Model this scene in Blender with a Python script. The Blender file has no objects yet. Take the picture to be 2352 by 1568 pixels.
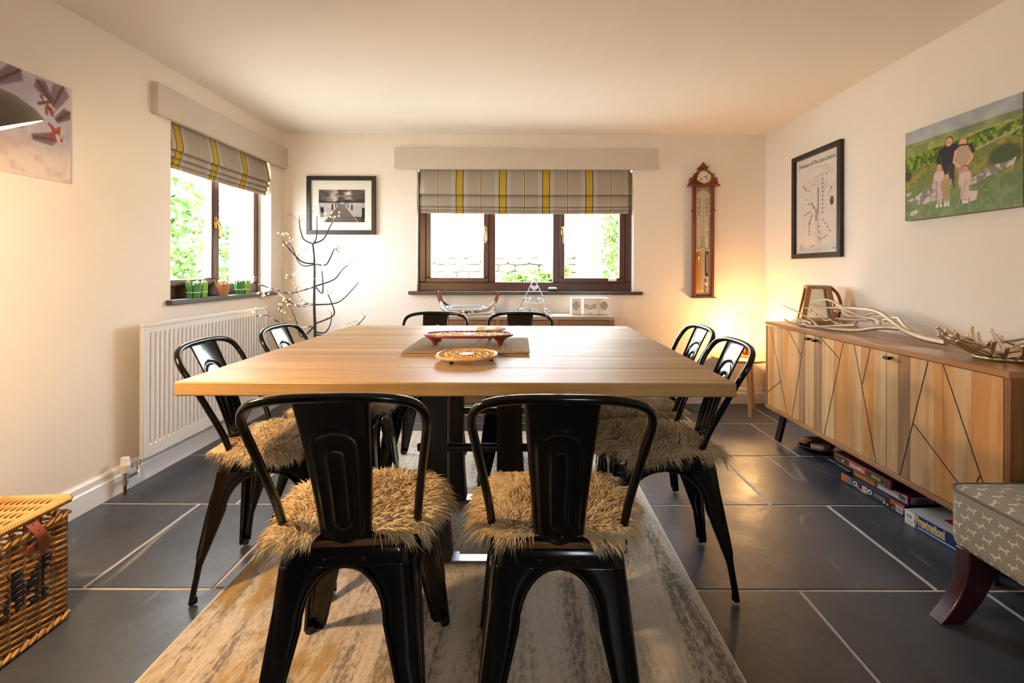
import bpy, bmesh, math, random
import numpy as np
from mathutils import Vector, Matrix
from mathutils.bvhtree import BVHTree

scene = bpy.context.scene
COL = scene.collection
PI = math.pi

# ------------------------------------------------------------------ camera, sky, exposure
CAM_H = 1.062
cam_data = bpy.data.cameras.new('camera')
cam_data.sensor_fit = 'HORIZONTAL'; cam_data.sensor_width = 36.0
cam_data.lens = 1150.0 * 36.0 / 2352.0
cam_data.shift_x = -24.0 / 2352.0
cam_data.shift_y = -162.0 / 2352.0
cam_data.clip_start = 0.02
cam = bpy.data.objects.new('camera', cam_data); COL.objects.link(cam)
cam.location = (0, 0, CAM_H)
cam.rotation_euler = (math.radians(90), math.radians(-0.15), 0)
scene.camera = cam

world = bpy.data.worlds.new('sky'); scene.world = world
world.use_nodes = True
wb = world.node_tree.nodes['Background']
wb.inputs[0].default_value = (0.86, 0.92, 1.0, 1)
wb.inputs[1].default_value = 16.0

sun = bpy.data.lights.new('sun', 'SUN'); sun.energy = 6.0; sun.angle = math.radians(3); sun.color = (1, .96, .88)
sun_o = bpy.data.objects.new('sun', sun); COL.objects.link(sun_o)
sun_o.rotation_euler = (math.radians(35), math.radians(-18), 0)     # comes from behind the house, lights the garden

def portal(name, loc, rot, sx, sy):
    l = bpy.data.lights.new(name, 'AREA'); l.shape = 'RECTANGLE'; l.size = sx; l.size_y = sy
    l.cycles.is_portal = True
    o = bpy.data.objects.new(name, l); COL.objects.link(o); o.location = loc; o.rotation_euler = rot
portal('portal_back', (0.02, 4.34, 1.39), (math.radians(-90), 0, 0), 1.75, 0.98)
portal('portal_front', (.625, -2.78, 1.39), (math.radians(90), 0, 0), .55, 1.0)
portal('portal_left', (-2.22, 3.29, 1.39), (math.radians(90), 0, math.radians(-90)), 1.10, 0.98)

vs = scene.view_settings
vs.view_transform = 'Standard'; vs.look = 'None'; vs.gamma = 1.0; vs.use_curve_mapping = False
vs.exposure = 0.98
scene.cycles.use_denoising = True
scene.cycles.max_bounces = 6; scene.cycles.diffuse_bounces = 4; scene.cycles.glossy_bounces = 3; scene.cycles.transparent_max_bounces = 10
scene.cycles.use_adaptive_sampling = True; scene.cycles.adaptive_threshold = .03
scene.cycles.sample_clamp_indirect = 6.0
scene.cycles.caustics_reflective = False; scene.cycles.caustics_refractive = False

# ------------------------------------------------------------------ helpers
def lin(c):
    if isinstance(c, str):
        c = c.lstrip('#'); c = tuple(int(c[i:i+2], 16) / 255 for i in (0, 2, 4))
    return tuple((v / 12.92 if v <= .04045 else ((v + .055) / 1.055) ** 2.4) for v in c)

MATS = {}
def new_mat(name):
    m = bpy.data.materials.new(name); m.use_nodes = True
    nt = m.node_tree; b = nt.nodes['Principled BSDF']
    MATS[name] = m
    return m, nt, b
def node(nt, typ, **kw):
    n = nt.nodes.new(typ)
    for k, v in kw.items(): setattr(n, k, v)
    return n
def coords(nt, scale=(1, 1, 1), shift=True, rot=(0, 0, 0)):
    tc = node(nt, 'ShaderNodeTexCoord'); mp = node(nt, 'ShaderNodeMapping')
    mp.inputs['Scale'].default_value = scale; mp.inputs['Rotation'].default_value = rot
    if shift:
        oi = node(nt, 'ShaderNodeObjectInfo'); ad = node(nt, 'ShaderNodeVectorMath', operation='MULTIPLY_ADD')
        ad.inputs[1].default_value = (1.7, 2.3, 1.9)
        nt.links.new(oi.outputs['Location'], ad.inputs[0]); nt.links.new(tc.outputs['Object'], ad.inputs[2])
        nt.links.new(ad.outputs[0], mp.inputs[0])
    else:
        nt.links.new(tc.outputs['Object'], mp.inputs[0])
    return mp.outputs[0]
def noise(nt, vec, scale, detail=4, rough=.55, dist=0.0):
    n = node(nt, 'ShaderNodeTexNoise'); n.inputs['Scale'].default_value = scale
    n.inputs['Detail'].default_value = detail; n.inputs['Roughness'].default_value = rough
    n.inputs['Distortion'].default_value = dist
    nt.links.new(vec, n.inputs['Vector']); return n.outputs['Fac']
def ramp(nt, fac, stops, interp='LINEAR'):
    r = node(nt, 'ShaderNodeValToRGB'); cr = r.color_ramp; cr.interpolation = interp
    while len(cr.elements) > 1: cr.elements.remove(cr.elements[-1])
    for i, (p, c) in enumerate(stops):
        e = cr.elements[0] if i == 0 else cr.elements.new(p)
        e.position = p; e.color = (*lin(c), 1) if not isinstance(c, float) else (c, c, c, 1)
    nt.links.new(fac, r.inputs[0]); return r.outputs[0]
def mixc(nt, fac, a, b, typ='MIX'):
    m = node(nt, 'ShaderNodeMix', data_type='RGBA', blend_type=typ)
    for sock, v in ((m.inputs[0], fac), (m.inputs[6], a), (m.inputs[7], b)):
        if hasattr(v, 'node'): nt.links.new(v, sock)
        elif isinstance(v, (int, float)): sock.default_value = v
        else: sock.default_value = (*lin(v), 1)
    return m.outputs[2]
def math_n(nt, op, a, b=None, c=None):
    m = node(nt, 'ShaderNodeMath', operation=op)
    for i, v in enumerate((a, b, c)):
        if v is None: continue
        if hasattr(v, 'node'): nt.links.new(v, m.inputs[i])
        else: m.inputs[i].default_value = v
    return m.outputs[0]
def bump(nt, b, h, strength, dist=.01):
    bp = node(nt, 'ShaderNodeBump'); bp.inputs['Strength'].default_value = strength; bp.inputs['Distance'].default_value = dist
    nt.links.new(h, bp.inputs['Height']); nt.links.new(bp.outputs[0], b.inputs['Normal'])

def M(name, col, rough=.5, metal=0.0, col2=None, vscale=4, stretch=(1, 1, 1), bmp=0, bscale=60, spec=None, coat=0, sheen=0, bdist=.004):
    m, nt, b = new_mat(name)
    b.inputs['Roughness'].default_value = rough; b.inputs['Metallic'].default_value = metal
    if spec is not None: b.inputs['Specular IOR Level'].default_value = spec
    if coat: b.inputs['Coat Weight'].default_value = coat; b.inputs['Coat Roughness'].default_value = .06
    if sheen: b.inputs['Sheen Weight'].default_value = sheen
    if col2 is None and not bmp:
        b.inputs['Base Color'].default_value = (*lin(col), 1); return m
    v = coords(nt, stretch)
    if col2 is not None:
        nt.links.new(ramp(nt, noise(nt, v, vscale, 5), [(.3, col), (.7, col2)]), b.inputs['Base Color'])
    else: b.inputs['Base Color'].default_value = (*lin(col), 1)
    if bmp: bump(nt, b, noise(nt, v, bscale, 3), bmp, bdist)
    return m

def wood(name, dark, mid, light, axis=0, rough=.45, s=1.0, knots=False, spec=.4):
    m, nt, b = new_mat(name)
    st = [14, 14, 14]; st[axis] = .9
    v = coords(nt, tuple(s * k for k in st))
    f1 = noise(nt, v, 1.0, 6, .62, .6)
    st2 = [150, 150, 150]; st2[axis] = 5
    v2 = coords(nt, tuple(s * k for k in st2))
    f2 = noise(nt, v2, 1.0, 2, .5)
    c = ramp(nt, f1, [(.25, dark), (.48, mid), (.75, light)])
    c = mixc(nt, math_n(nt, 'MULTIPLY', f2, .35), c, dark, 'MULTIPLY')
    if knots:
        st3 = [5, 5, 5]; st3[axis] = 1.3
        f3 = noise(nt, coords(nt, tuple(st3)), 1.0, 3, .5, 1.2)
        k = ramp(nt, f3, [(.0, 0.0), (.64, 0.0), (.74, 1.0), (1.0, 1.0)])
        c = mixc(nt, math_n(nt, 'MULTIPLY', k, .6), c, dark)
    nt.links.new(c, b.inputs['Base Color'])
    b.inputs['Roughness'].default_value = rough; b.inputs['Specular IOR Level'].default_value = spec
    bump(nt, b, f2, .12, .003)
    return m

def emit(name, col, strength):
    m, nt, b = new_mat(name)
    b.inputs['Base Color'].default_value = (*lin(col), 1)
    b.inputs['Emission Color'].default_value = (*lin(col), 1); b.inputs['Emission Strength'].default_value = strength
    m.cycles.emission_sampling = 'NONE'
    return m

def glass(name, tint='#ffffff', refl=.08, rough=.0):
    m = bpy.data.materials.new(name); m.use_nodes = True; nt = m.node_tree
    for n in list(nt.nodes):
        if n.type != 'OUTPUT_MATERIAL': nt.nodes.remove(n)
    out = [n for n in nt.nodes if n.type == 'OUTPUT_MATERIAL'][0]
    t = node(nt, 'ShaderNodeBsdfTransparent'); t.inputs[0].default_value = (*lin(tint), 1)
    g = node(nt, 'ShaderNodeBsdfGlossy'); g.inputs['Roughness'].default_value = rough
    fr = node(nt, 'ShaderNodeLayerWeight'); fr.inputs[0].default_value = .5
    mx = node(nt, 'ShaderNodeMixShader')
    f = math_n(nt, 'MULTIPLY_ADD', math_n(nt, 'POWER', fr.outputs['Facing'], 5.0), .8, refl)
    nt.links.new(f, mx.inputs[0]); nt.links.new(t.outputs[0], mx.inputs[1]); nt.links.new(g.outputs[0], mx.inputs[2])
    nt.links.new(mx.outputs[0], out.inputs[0]); MATS[name] = m
    return m

class MB:
    def __init__(self): self.v = []; self.f = []
    def add(self, vs, fs, mat=None):
        o = len(self.v)
        for p in vs:
            p = Vector(p)
            self.v.append(tuple(mat @ p) if mat is not None else tuple(p))
        self.f += [tuple(i + o for i in q) for q in fs]; return self
    def box(self, x0, x1, y0, y1, z0, z1, mat=None):
        vs = [(x, y, z) for z in (z0, z1) for y in (y0, y1) for x in (x0, x1)]
        return self.add(vs, [(0, 2, 3, 1), (4, 5, 7, 6), (0, 1, 5, 4), (2, 6, 7, 3), (0, 4, 6, 2), (1, 3, 7, 5)], mat)
    def prism(self, poly, h0, h1, mat=None):        # polygon in xy (ccw), extruded h0..h1 in z
        n = len(poly)
        vs = [(x, y, h0) for x, y in poly] + [(x, y, h1) for x, y in poly]
        fs = [tuple(reversed(range(n))), tuple(range(n, 2 * n))] + [(i, (i + 1) % n, n + (i + 1) % n, n + i) for i in range(n)]
        return self.add(vs, fs, mat)
    def lathe(self, prof, n=24, mat=None, cap=True):  # (r, z) list bottom to top
        vs = []; fs = []
        for r, z in prof:
            vs += [(r * math.cos(2 * PI * k / n), r * math.sin(2 * PI * k / n), z) for k in range(n)]
        for i in range(len(prof) - 1):
            for k in range(n):
                a = i * n + k; b = i * n + (k + 1) % n
                fs.append((a, b, b + n, a + n))
        if cap:
            if prof[0][0] > 1e-5: fs.append(tuple(reversed(range(n))))
            if prof[-1][0] > 1e-5: fs.append(tuple(range((len(prof) - 1) * n, len(prof) * n)))
        return self.add(vs, fs, mat)
    def tube(self, pts, r, n=8, closed=False, mat=None):
        pts = [Vector(p) for p in pts]; m = len(pts)
        rs = r if isinstance(r, (list, tuple)) else [r] * m
        tang = []
        for i in range(m):
            a = pts[(i - 1) % m] if (closed or i > 0) else pts[i]
            b = pts[(i + 1) % m] if (closed or i < m - 1) else pts[i]
            tang.append((b - a).normalized())
        t0 = tang[0]; up = Vector((0, 0, 1)) if abs(t0.z) < .9 else Vector((1, 0, 0))
        u = t0.cross(up).normalized(); vs = []
        for i in range(m):
            t = tang[i]; u = (u - t * u.dot(t))
            u = u.normalized() if u.length > 1e-6 else t.orthogonal().normalized()
            w = t.cross(u)
            for k in range(n):
                a = 2 * PI * k / n
                vs.append(pts[i] + (u * math.cos(a) + w * math.sin(a)) * rs[i])
        fs = []
        for i in range(m if closed else m - 1):
            j = (i + 1) % m
            for k in range(n): fs.append((i * n + k, i * n + (k + 1) % n, j * n + (k + 1) % n, j * n + k))
        if not closed:
            fs.append(tuple(reversed(range(n)))); fs.append(tuple(range((m - 1) * n, m * n)))
        return self.add(vs, fs, mat)
    def sphere(self, c, r, n=8, sq=1.0):
        prof = [(r * math.sin(PI * i / n), -r * sq * math.cos(PI * i / n)) for i in range(n + 1)]
        prof[0] = (r * .02, -r * sq); prof[-1] = (r * .02, r * sq)
        return self.lathe(prof, n * 2, Matrix.Translation(c))
    def mesh(self, name, smooth=True, angle=38):
        me = bpy.data.meshes.new(name); me.from_pydata(self.v, [], self.f); me.update()
        if smooth:
            me.polygons.foreach_set('use_smooth', [True] * len(me.polygons))
            me.set_sharp_from_angle(angle=math.radians(angle))
        return me
    def build(self, name, mat, parent=None, bevel=0, seg=2, smooth=True, angle=38, label=None, kind=None):
        return link(name, self.mesh(name, smooth, angle), mat, parent, bevel, seg, label, kind)

def link(name, me, mat, parent=None, bevel=0, seg=2, label=None, kind=None):
    if isinstance(mat, str): mat = MATS[mat]
    if not me.materials: me.materials.append(mat)
    o = bpy.data.objects.new(name, me); COL.objects.link(o)
    if parent: o.parent = parent
    if bevel:
        b = o.modifiers.new('bevel', 'BEVEL'); b.width = bevel; b.segments = seg; b.limit_method = 'ANGLE'; b.angle_limit = math.radians(35)
        b.harden_normals = False
    if label: o['label'] = label
    if kind: o['kind'] = kind
    return o
def tag(o, label, cat, group=None):
    o['label'] = label; o['category'] = cat
    if group: o['group'] = group
    return o
def thing(name, label, cat, loc=(0, 0, 0), rz=0.0, group=None):
    o = bpy.data.objects.new(name, None); COL.objects.link(o); o.empty_display_size = .05
    o.location = loc; o.rotation_euler = (0, 0, rz)
    return tag(o, label, cat, group)
def struct(o): o['kind'] = 'structure'; return o
def dup(root, loc, rz, label=None, group=None):
    r = root.copy(); COL.objects.link(r); r.location = loc; r.rotation_euler = (0, 0, rz)
    if label: r['label'] = label
    if group: r['group'] = group
    for ch in list(root.children):
        c = ch.copy(); COL.objects.link(c); c.parent = r
        for g in list(ch.children):
            d = g.copy(); COL.objects.link(d); d.parent = c
    return r
def bez(pts, n=8):                                   # Catmull-Rom through points
    P = [Vector(p) for p in pts]; out = []
    for i in range(len(P) - 1):
        p0 = P[max(i - 1, 0)]; p1 = P[i]; p2 = P[i + 1]; p3 = P[min(i + 2, len(P) - 1)]
        for k in range(n):
            t = k / n
            out.append(.5 * ((2 * p1) + (p2 - p0) * t + (2 * p0 - 5 * p1 + 4 * p2 - p3) * t * t + (3 * p1 - p0 - 3 * p2 + p3) * t ** 3))
    out.append(P[-1]); return out
def frame_mat(org, xd, yd):
    x = Vector(xd).normalized(); y = Vector(yd).normalized(); z = x.cross(y)
    m = Matrix((x, y, z)).transposed().to_4x4(); m.translation = Vector(org); return m
def text(name, s, size, mat, parent, org, xd, yd, align='LEFT', ext=.0006, off=0.0, shear=0.0, sx=1.0, space=1.0):
    cu = bpy.data.curves.new(name, 'FONT'); cu.body = s; cu.size = size; cu.extrude = ext; cu.offset = off; cu.shear = shear
    cu.align_x = align; cu.space_character = space; cu.resolution_u = 3
    tmp = bpy.data.objects.new('tmp', cu); COL.objects.link(tmp)
    dg = bpy.context.evaluated_depsgraph_get(); dg.update()
    me = bpy.data.meshes.new_from_object(tmp.evaluated_get(dg)); bpy.data.objects.remove(tmp); bpy.data.curves.remove(cu)
    me.transform(frame_mat(org, xd, yd) @ Matrix.Diagonal((sx, 1, 1, 1))); me.materials.clear(); me.name = name
    return link(name, me, mat, parent)

# painted flat prints: colours stored per vertex on a real sheet
def print_mat(name, rough=.5, spec=.3):
    m, nt, b = new_mat(name)
    a = node(nt, 'ShaderNodeVertexColor'); a.layer_name = 'print'
    nt.links.new(a.outputs[0], b.inputs['Base Color']); b.inputs['Roughness'].default_value = rough
    b.inputs['Specular IOR Level'].default_value = spec
    return m
class Pic:
    def __init__(self, nx, ny, col):
        self.nx = nx; self.ny = ny
        self.U, self.V = np.meshgrid(np.linspace(0, 1, nx), np.linspace(0, 1, ny))
        self.a = np.zeros((ny, nx, 3)); self.a[:] = self.c(col)
        self.asp = ny / nx
    @staticmethod
    def c(col):
        if isinstance(col, str):
            col = col.lstrip('#'); return np.array([int(col[i:i+2], 16) / 255 for i in (0, 2, 4)])
        return np.array(col)
    def put(self, mask, col, al=1.0):
        m = (np.asarray(mask, float) * al)[..., None]; self.a = self.a * (1 - m) + self.c(col) * m
    def poly(self, pts, col, al=1.0):
        U, V = self.U, self.V; ins = np.zeros(U.shape, bool); n = len(pts)
        for i in range(n):
            x0, y0 = pts[i]; x1, y1 = pts[(i + 1) % n]
            if y0 == y1: continue
            cond = ((y0 <= V) & (V < y1)) | ((y1 <= V) & (V < y0))
            ins ^= cond & (U < (x1 - x0) * (V - y0) / (y1 - y0) + x0)
        self.put(ins, col, al)
    def ell(self, cx, cy, rx, ry, col, al=1.0, soft=0.0):
        d = np.sqrt(((self.U - cx) / rx) ** 2 + ((self.V - cy) / ry) ** 2)
        self.put(np.clip((1 - d) / soft, 0, 1) if soft else d < 1, col, al)
    def line(self, pts, w, col, al=1.0):
        for (x0, y0), (x1, y1) in zip(pts[:-1], pts[1:]):
            dx, dy = x1 - x0, (y1 - y0) * self.asp; L = dx * dx + dy * dy + 1e-12
            t = np.clip(((self.U - x0) * dx + (self.V - y0) * self.asp * dy) / L, 0, 1)
            d = np.hypot(self.U - x0 - t * dx, (self.V - y0) * self.asp - t * dy)
            self.put(np.clip((w - d) / (w * .6) , 0, 1), col, al)
    def noise(self, sx, sy, seed=0, octv=4):
        rg = np.random.RandomState(seed); out = np.zeros(self.U.shape); amp = 1; tot = 0
        for o in range(octv):
            gx, gy = int(sx * 2 ** o) + 2, int(sy * 2 ** o) + 2; g = rg.rand(gy + 1, gx + 1)
            x = self.U * (gx - 1); y = self.V * (gy - 1); xi = x.astype(int); yi = y.astype(int); fx = x - xi; fy = y - yi
            fx = fx * fx * (3 - 2 * fx); fy = fy * fy * (3 - 2 * fy)
            out += amp * ((g[yi, xi] * (1 - fx) + g[yi, xi + 1] * fx) * (1 - fy) + (g[yi + 1, xi] * (1 - fx) + g[yi + 1, xi + 1] * fx) * fy)
            tot += amp; amp *= .55
        return out / tot
    def mesh(self, name, w, h, m4, mat):
        nx, ny = self.nx, self.ny
        loc = np.stack([self.U.ravel() * w, self.V.ravel() * h, np.zeros(nx * ny), np.ones(nx * ny)], 1)
        co = (loc @ np.array(m4).T)[:, :3]
        idx = np.arange(nx * ny).reshape(ny, nx)
        q = np.stack([idx[:-1, :-1], idx[:-1, 1:], idx[1:, 1:], idx[1:, :-1]], -1).reshape(-1, 4)
        me = bpy.data.meshes.new(name); me.vertices.add(len(co)); me.vertices.foreach_set('co', co.ravel())
        me.loops.add(q.size); me.loops.foreach_set('vertex_index', q.ravel())
        me.polygons.add(len(q)); me.polygons.foreach_set('loop_start', np.arange(len(q)) * 4)
        me.update(calc_edges=True); me.validate()
        c = np.clip(self.a, 0, 1).reshape(-1, 3); c = np.where(c <= .04045, c / 12.92, ((c + .055) / 1.055) ** 2.4)
        at = me.color_attributes.new('print', 'FLOAT_COLOR', 'POINT')
        at.data.foreach_set('color', np.concatenate([c, np.ones((len(c), 1))], 1).ravel())
        me.materials.append(MATS[mat]); return me

# ------------------------------------------------------------------ materials
M('wall_paint', '#e8e0d5', .85, col2='#e5dcd0', vscale=3, bmp=.05, bscale=180, bdist=.001)
M('wall_taupe', '#8a7b6a', .85)
M('ceiling_paint', '#eae4dc', .9)
M('white_gloss', '#e6e6e8', .35)
M('radiator_white', '#dcdbda', .3)
M('pelmet_paint', '#c6bcb0', .6, bmp=.05, bscale=220, bdist=.001)
M('grout', '#b9b2aa', .9, bmp=.2, bscale=200)
M('brown_frame', '#4d2c20', .32, col2='#573427', vscale=20)
M('slate_sill', '#3b3836', .45, col2='#47433f', vscale=8, bmp=.15, bscale=80)
M('black_metal', '#0d0b09', .16, spec=.32, coat=.12)
M('brass', '#c9a45c', .22, metal=1)
M('dark_knob', '#171412', .3, metal=.6)
M('black_paint', '#15110f', .4)
M('steel', '#b9bcc2', .28, metal=1)
M('white_plastic', '#efece6', .4)
M('black_plastic', '#141414', .35)
M('frame_black', '#241d19', .4)
M('mount_card', '#efeae2', .8)
M('canvas_edge', '#6b5b48', .7)
M('copper', '#b8682f', .25, metal=1)
M('chrome', '#d8d8da', .08, metal=1)
M('pewter', '#e0d2bd', .3, metal=1, col2='#cdbca4', vscale=30, bmp=.15, bscale=90)
M('leather', '#8c4a2c', .45, col2='#7a3d23', vscale=40, bmp=.2, bscale=150)
M('terracotta', '#c08a66', .8, col2='#b27a56', vscale=15)
M('leaf_green', '#2f7a3a', .5, col2='#3f8f45', vscale=30)
M('leaf_lime', '#86b93c', .5, col2='#6aa535', vscale=30)
M('petal_red', '#b3262a', .5)
M('petal_cream', '#e9e2c8', .6)
M('straw', '#c99a45', .7)
M('string', '#e8dfc8', .8)
M('cast_red', '#6e2f2a', .3, col2='#7d3a33', vscale=20)
M('cast_cream', '#e3d6bd', .35, col2='#d8c7a6', vscale=60, bmp=.4, bscale=60)
M('trivet_yellow', '#d9b878', .45, col2='#c79c55', vscale=40)
M('mahogany', '#2b0d14', .25, col2='#3a131b', vscale=10, coat=.3)
M('pelt', '#d8c4a2', .8)
M('shade_grey', '#6f6656', .4)
M('shade_white', '#f1e8d8', .5)
M('stone', '#cfc5b4', .9, col2='#b0a693', vscale=8, bmp=.6, bscale=20, bdist=.02)
M('stone_dark', '#bdb3a0', .9, col2='#a59b88', vscale=8, bmp=.6, bscale=20, bdist=.02)
M('bounce_ground', '#b4b2a6', .9, col2='#c6c4b8', vscale=9)  # made-up pale surface for the outdoor ground, bounces daylight up to the ceiling
M('leaves', '#3d6b2a', .6, col2='#6b963f', vscale=6)
M('leaves_pale', '#4a7a2a', .6, col2='#6d9a3c', vscale=6)
M('render_white', '#dcdcd6', .9)
M('fence_wood', '#9a7c55', .8, col2='#84683f', vscale=6, stretch=(1, 1, .2))
M('bark', '#5a4636', .9)
M('paper', '#ded2bc', .8)
M('cable', '#1a1513', .5)
glass('window_glass', refl=.045)
glass('picture_glass', refl=.05)
glass('bulb_glass', '#fffaf2', refl=.05)
glass('cup_glass', '#f2f6f8', refl=.22)
glass('lantern_glass', '#e8ede8', refl=.30, rough=.06)
wood('oak_top', '#86683f', '#ab8a58', '#c1a473', axis=0, rough=.5, spec=.38)
wood('oak_edge', '#8a5c33', '#a8763f', '#b98a55', axis=0, rough=.45)
wood('mango_a', '#a8794a', '#d8ad78', '#edd0a3', axis=2, rough=.4, knots=True)
wood('mango_b', '#6f503a', '#a37c55', '#c59f74', axis=2, rough=.4, knots=True)
wood('mango_c', '#a86c34', '#d69a58', '#e8b87c', axis=2, rough=.4, knots=True)
wood('mango_top', '#8a5f3a', '#b1804f', '#c89a69', axis=1, rough=.32)
wood('mango_side', '#6a4526', '#8d6038', '#a47648', axis=2, rough=.4)
wood('pine_drawer', '#70523a', '#9a7655', '#b18e6b', axis=0, rough=.55, knots=True)
wood('pine_top', '#8f7d6b', '#b6a794', '#cabdab', axis=0, rough=.35)
wood('seat_wood', '#4a2f1c', '#6f4a2c', '#86603c', axis=1, rough=.4)
wood('post_wood', '#120e0b', '#1f1813', '#33281e', axis=2, rough=.5)
wood('table_oak', '#a67d50', '#c59b6b', '#d3b083', axis=0, rough=.4)
wood('leg_oak', '#a07a52', '#bd9468', '#cda97e', axis=2, rough=.4)
wood('clock_wood', '#5a2812', '#81401f', '#9a5530', axis=2, rough=.28)
wood('lantern_wood', '#7d5026', '#a26f3a', '#b98750', axis=2, rough=.45)
emit('filament', '#ffb45a', 60)
emit('fairy', '#ffcb70', 7)
emit('lamp_bulb', '#ffc98a', 40)
print_mat('print_matt', .7, .2)
print_mat('print_satin', .45, .3)

def slate():
    m, nt, b = new_mat('slate')
    v = coords(nt, (1, 1, 1))
    n1 = noise(nt, v, 2.2, 6, .62, .4); n2 = noise(nt, v, 22, 4, .6)
    c = ramp(nt, n1, [(.28, '#20262f'), (.5, '#2f3742'), (.72, '#44464d')])
    c = mixc(nt, math_n(nt, 'MULTIPLY', n2, .35), c, '#50545c')
    n3 = noise(nt, coords(nt, (1.3, .45, 1), rot=(0, 0, .6)), 1.1, 1.5, .5, .25)
    vein = math_n(nt, 'ABSOLUTE', math_n(nt, 'SUBTRACT', n3, .5))
    k = ramp(nt, vein, [(0, 1.0), (.0022, .7), (.005, 0.0)])
    k = math_n(nt, 'MULTIPLY', k, math_n(nt, 'MULTIPLY', ramp(nt, noise(nt, v, 2.3, 2), [(0, 0.0), (.52, 0.0), (.66, 1.0)]), .5))
    c = mixc(nt, k, c, '#a9a9ae')
    nt.links.new(c, b.inputs['Base Color'])
    r = ramp(nt, noise(nt, v, 6, 4), [(.3, .34), (.7, .46)])
    nt.links.new(r, b.inputs['Roughness']); b.inputs['Specular IOR Level'].default_value = .5
    h = math_n(nt, 'ADD', noise(nt, v, 9, 5, .6), math_n(nt, 'MULTIPLY', n2, .3))
    bump(nt, b, h, .35, .006)
slate()

def wool_mat():
    m, nt, b = new_mat('wool')
    v = coords(nt, (1, 1, 1))
    c = ramp(nt, noise(nt, v, 14, 3), [(.25, '#c4a473'), (.5, '#dcc398'), (.78, '#ecdab8')])
    nt.links.new(c, b.inputs['Base Color']); b.inputs['Roughness'].default_value = .75
    b.inputs['Specular IOR Level'].default_value = .25; b.inputs['Sheen Weight'].default_value = .25
    b.inputs['Subsurface Weight'].default_value = 0.0
wool_mat()

def rug_mat():
    m, nt, b = new_mat('rug_pile')
    v = coords(nt, (1, 1, 1), shift=False)
    ln = coords(nt, (7.5, .75, 1), shift=False)
    streak = noise(nt, ln, 1.4, 6, .66, .5)
    fine = noise(nt, coords(nt, (60, 22, 1), shift=False), 1.6, 3, .7)
    s = math_n(nt, 'ADD', streak, math_n(nt, 'MULTIPLY', math_n(nt, 'SUBTRACT', fine, .5), .58))
    c = ramp(nt, s, [(.31, '#756d66'), (.40, '#958c83'), (.46, '#c3b8a8'), (.56, '#ded4c4'), (.8, '#e8dfd0')])
    # mustard patches, mostly towards the radiator side
    sep = node(nt, 'ShaderNodeSeparateXYZ'); nt.links.new(v, sep.inputs[0])
    bias = math_n(nt, 'MULTIPLY', sep.outputs[0], -.16)
    mu = math_n(nt, 'ADD', math_n(nt, 'ADD', noise(nt, coords(nt, (4.5, 1.6, 1), shift=False), 1.7, 5, .7, .6), bias), math_n(nt, 'MULTIPLY', math_n(nt, 'SUBTRACT', fine, .5), .3))
    c = mixc(nt, ramp(nt, mu, [(0, 0.0), (.60, 0.0), (.70, .75), (1, .9)]), c, '#a98436')
    te = math_n(nt, 'ADD', noise(nt, coords(nt, (3.5, 2.2, 1), shift=False, rot=(0, 0, .3)), 2.3, 5, .7, .4), math_n(nt, 'MULTIPLY', math_n(nt, 'SUBTRACT', fine, .5), .35))
    c = mixc(nt, ramp(nt, te, [(0, 0.0), (.645, 0.0), (.70, .8), (1, .8)]), c, '#3d5f62')
    nt.links.new(c, b.inputs['Base Color']); b.inputs['Roughness'].default_value = .95
    b.inputs['Specular IOR Level'].default_value = .1; b.inputs['Sheen Weight'].default_value = .15
    bump(nt, b, noise(nt, v, 260, 3, .7), .8, .006)
rug_mat()

def stripe_mat(name, axis, period, off):
    m, nt, b = new_mat(name)
    tc = node(nt, 'ShaderNodeTexCoord'); sep = node(nt, 'ShaderNodeSeparateXYZ'); nt.links.new(tc.outputs['Object'], sep.inputs[0])
    f = math_n(nt, 'FRACT', math_n(nt, 'DIVIDE', math_n(nt, 'ADD', sep.outputs[axis], off), period))
    G, Y, D, W = '#a1988d', '#b3992f', '#3d3832', '#cfc8bd'
    half = [(0, Y), (.066, '#cfc8bd'), (.070, D), (.088, G), (.104, W), (.112, G), (.138, W), (.146, G), (.170, W), (.178, G), (.474, W), (.482, G), (.487, '#8f7d2e'), (.497, '#4a4538')]
    stops = list(half) + [(.503, '#8f7d2e'), (.513, G), (.518, W), (.526, G), (.822, W), (.830, G), (.854, W), (.862, G), (.888, W), (.896, G), (.912, D), (.930, '#cfc8bd'), (.934, Y)]
    c = ramp(nt, f, stops, 'CONSTANT')
    nt.links.new(c, b.inputs['Base Color']); b.inputs['Roughness'].default_value = .9; b.inputs['Specular IOR Level'].default_value = .1
    bump(nt, b, noise(nt, coords(nt), 400, 2), .2, .001)
stripe_mat('blind_stripe_back', 0, .351, .513)
stripe_mat('blind_stripe_left', 1, .335, -2.82)

def wicker_mat(name, a, bb, c2):
    m, nt, b = new_mat(name)
    c = ramp(nt, noise(nt, coords(nt, (3, 3, 90)), 1.0, 3, .6), [(.3, a), (.5, bb), (.7, c2)])
    nt.links.new(c, b.inputs['Base Color']); b.inputs['Roughness'].default_value = .45
wicker_mat('wicker', '#6b4423', '#a5763f', '#cfa468')
wicker_mat('wicker_pale', '#8a6030', '#b98a4c', '#d9b377')
M('wicker_black', '#0d0b0c', .5)

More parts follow.
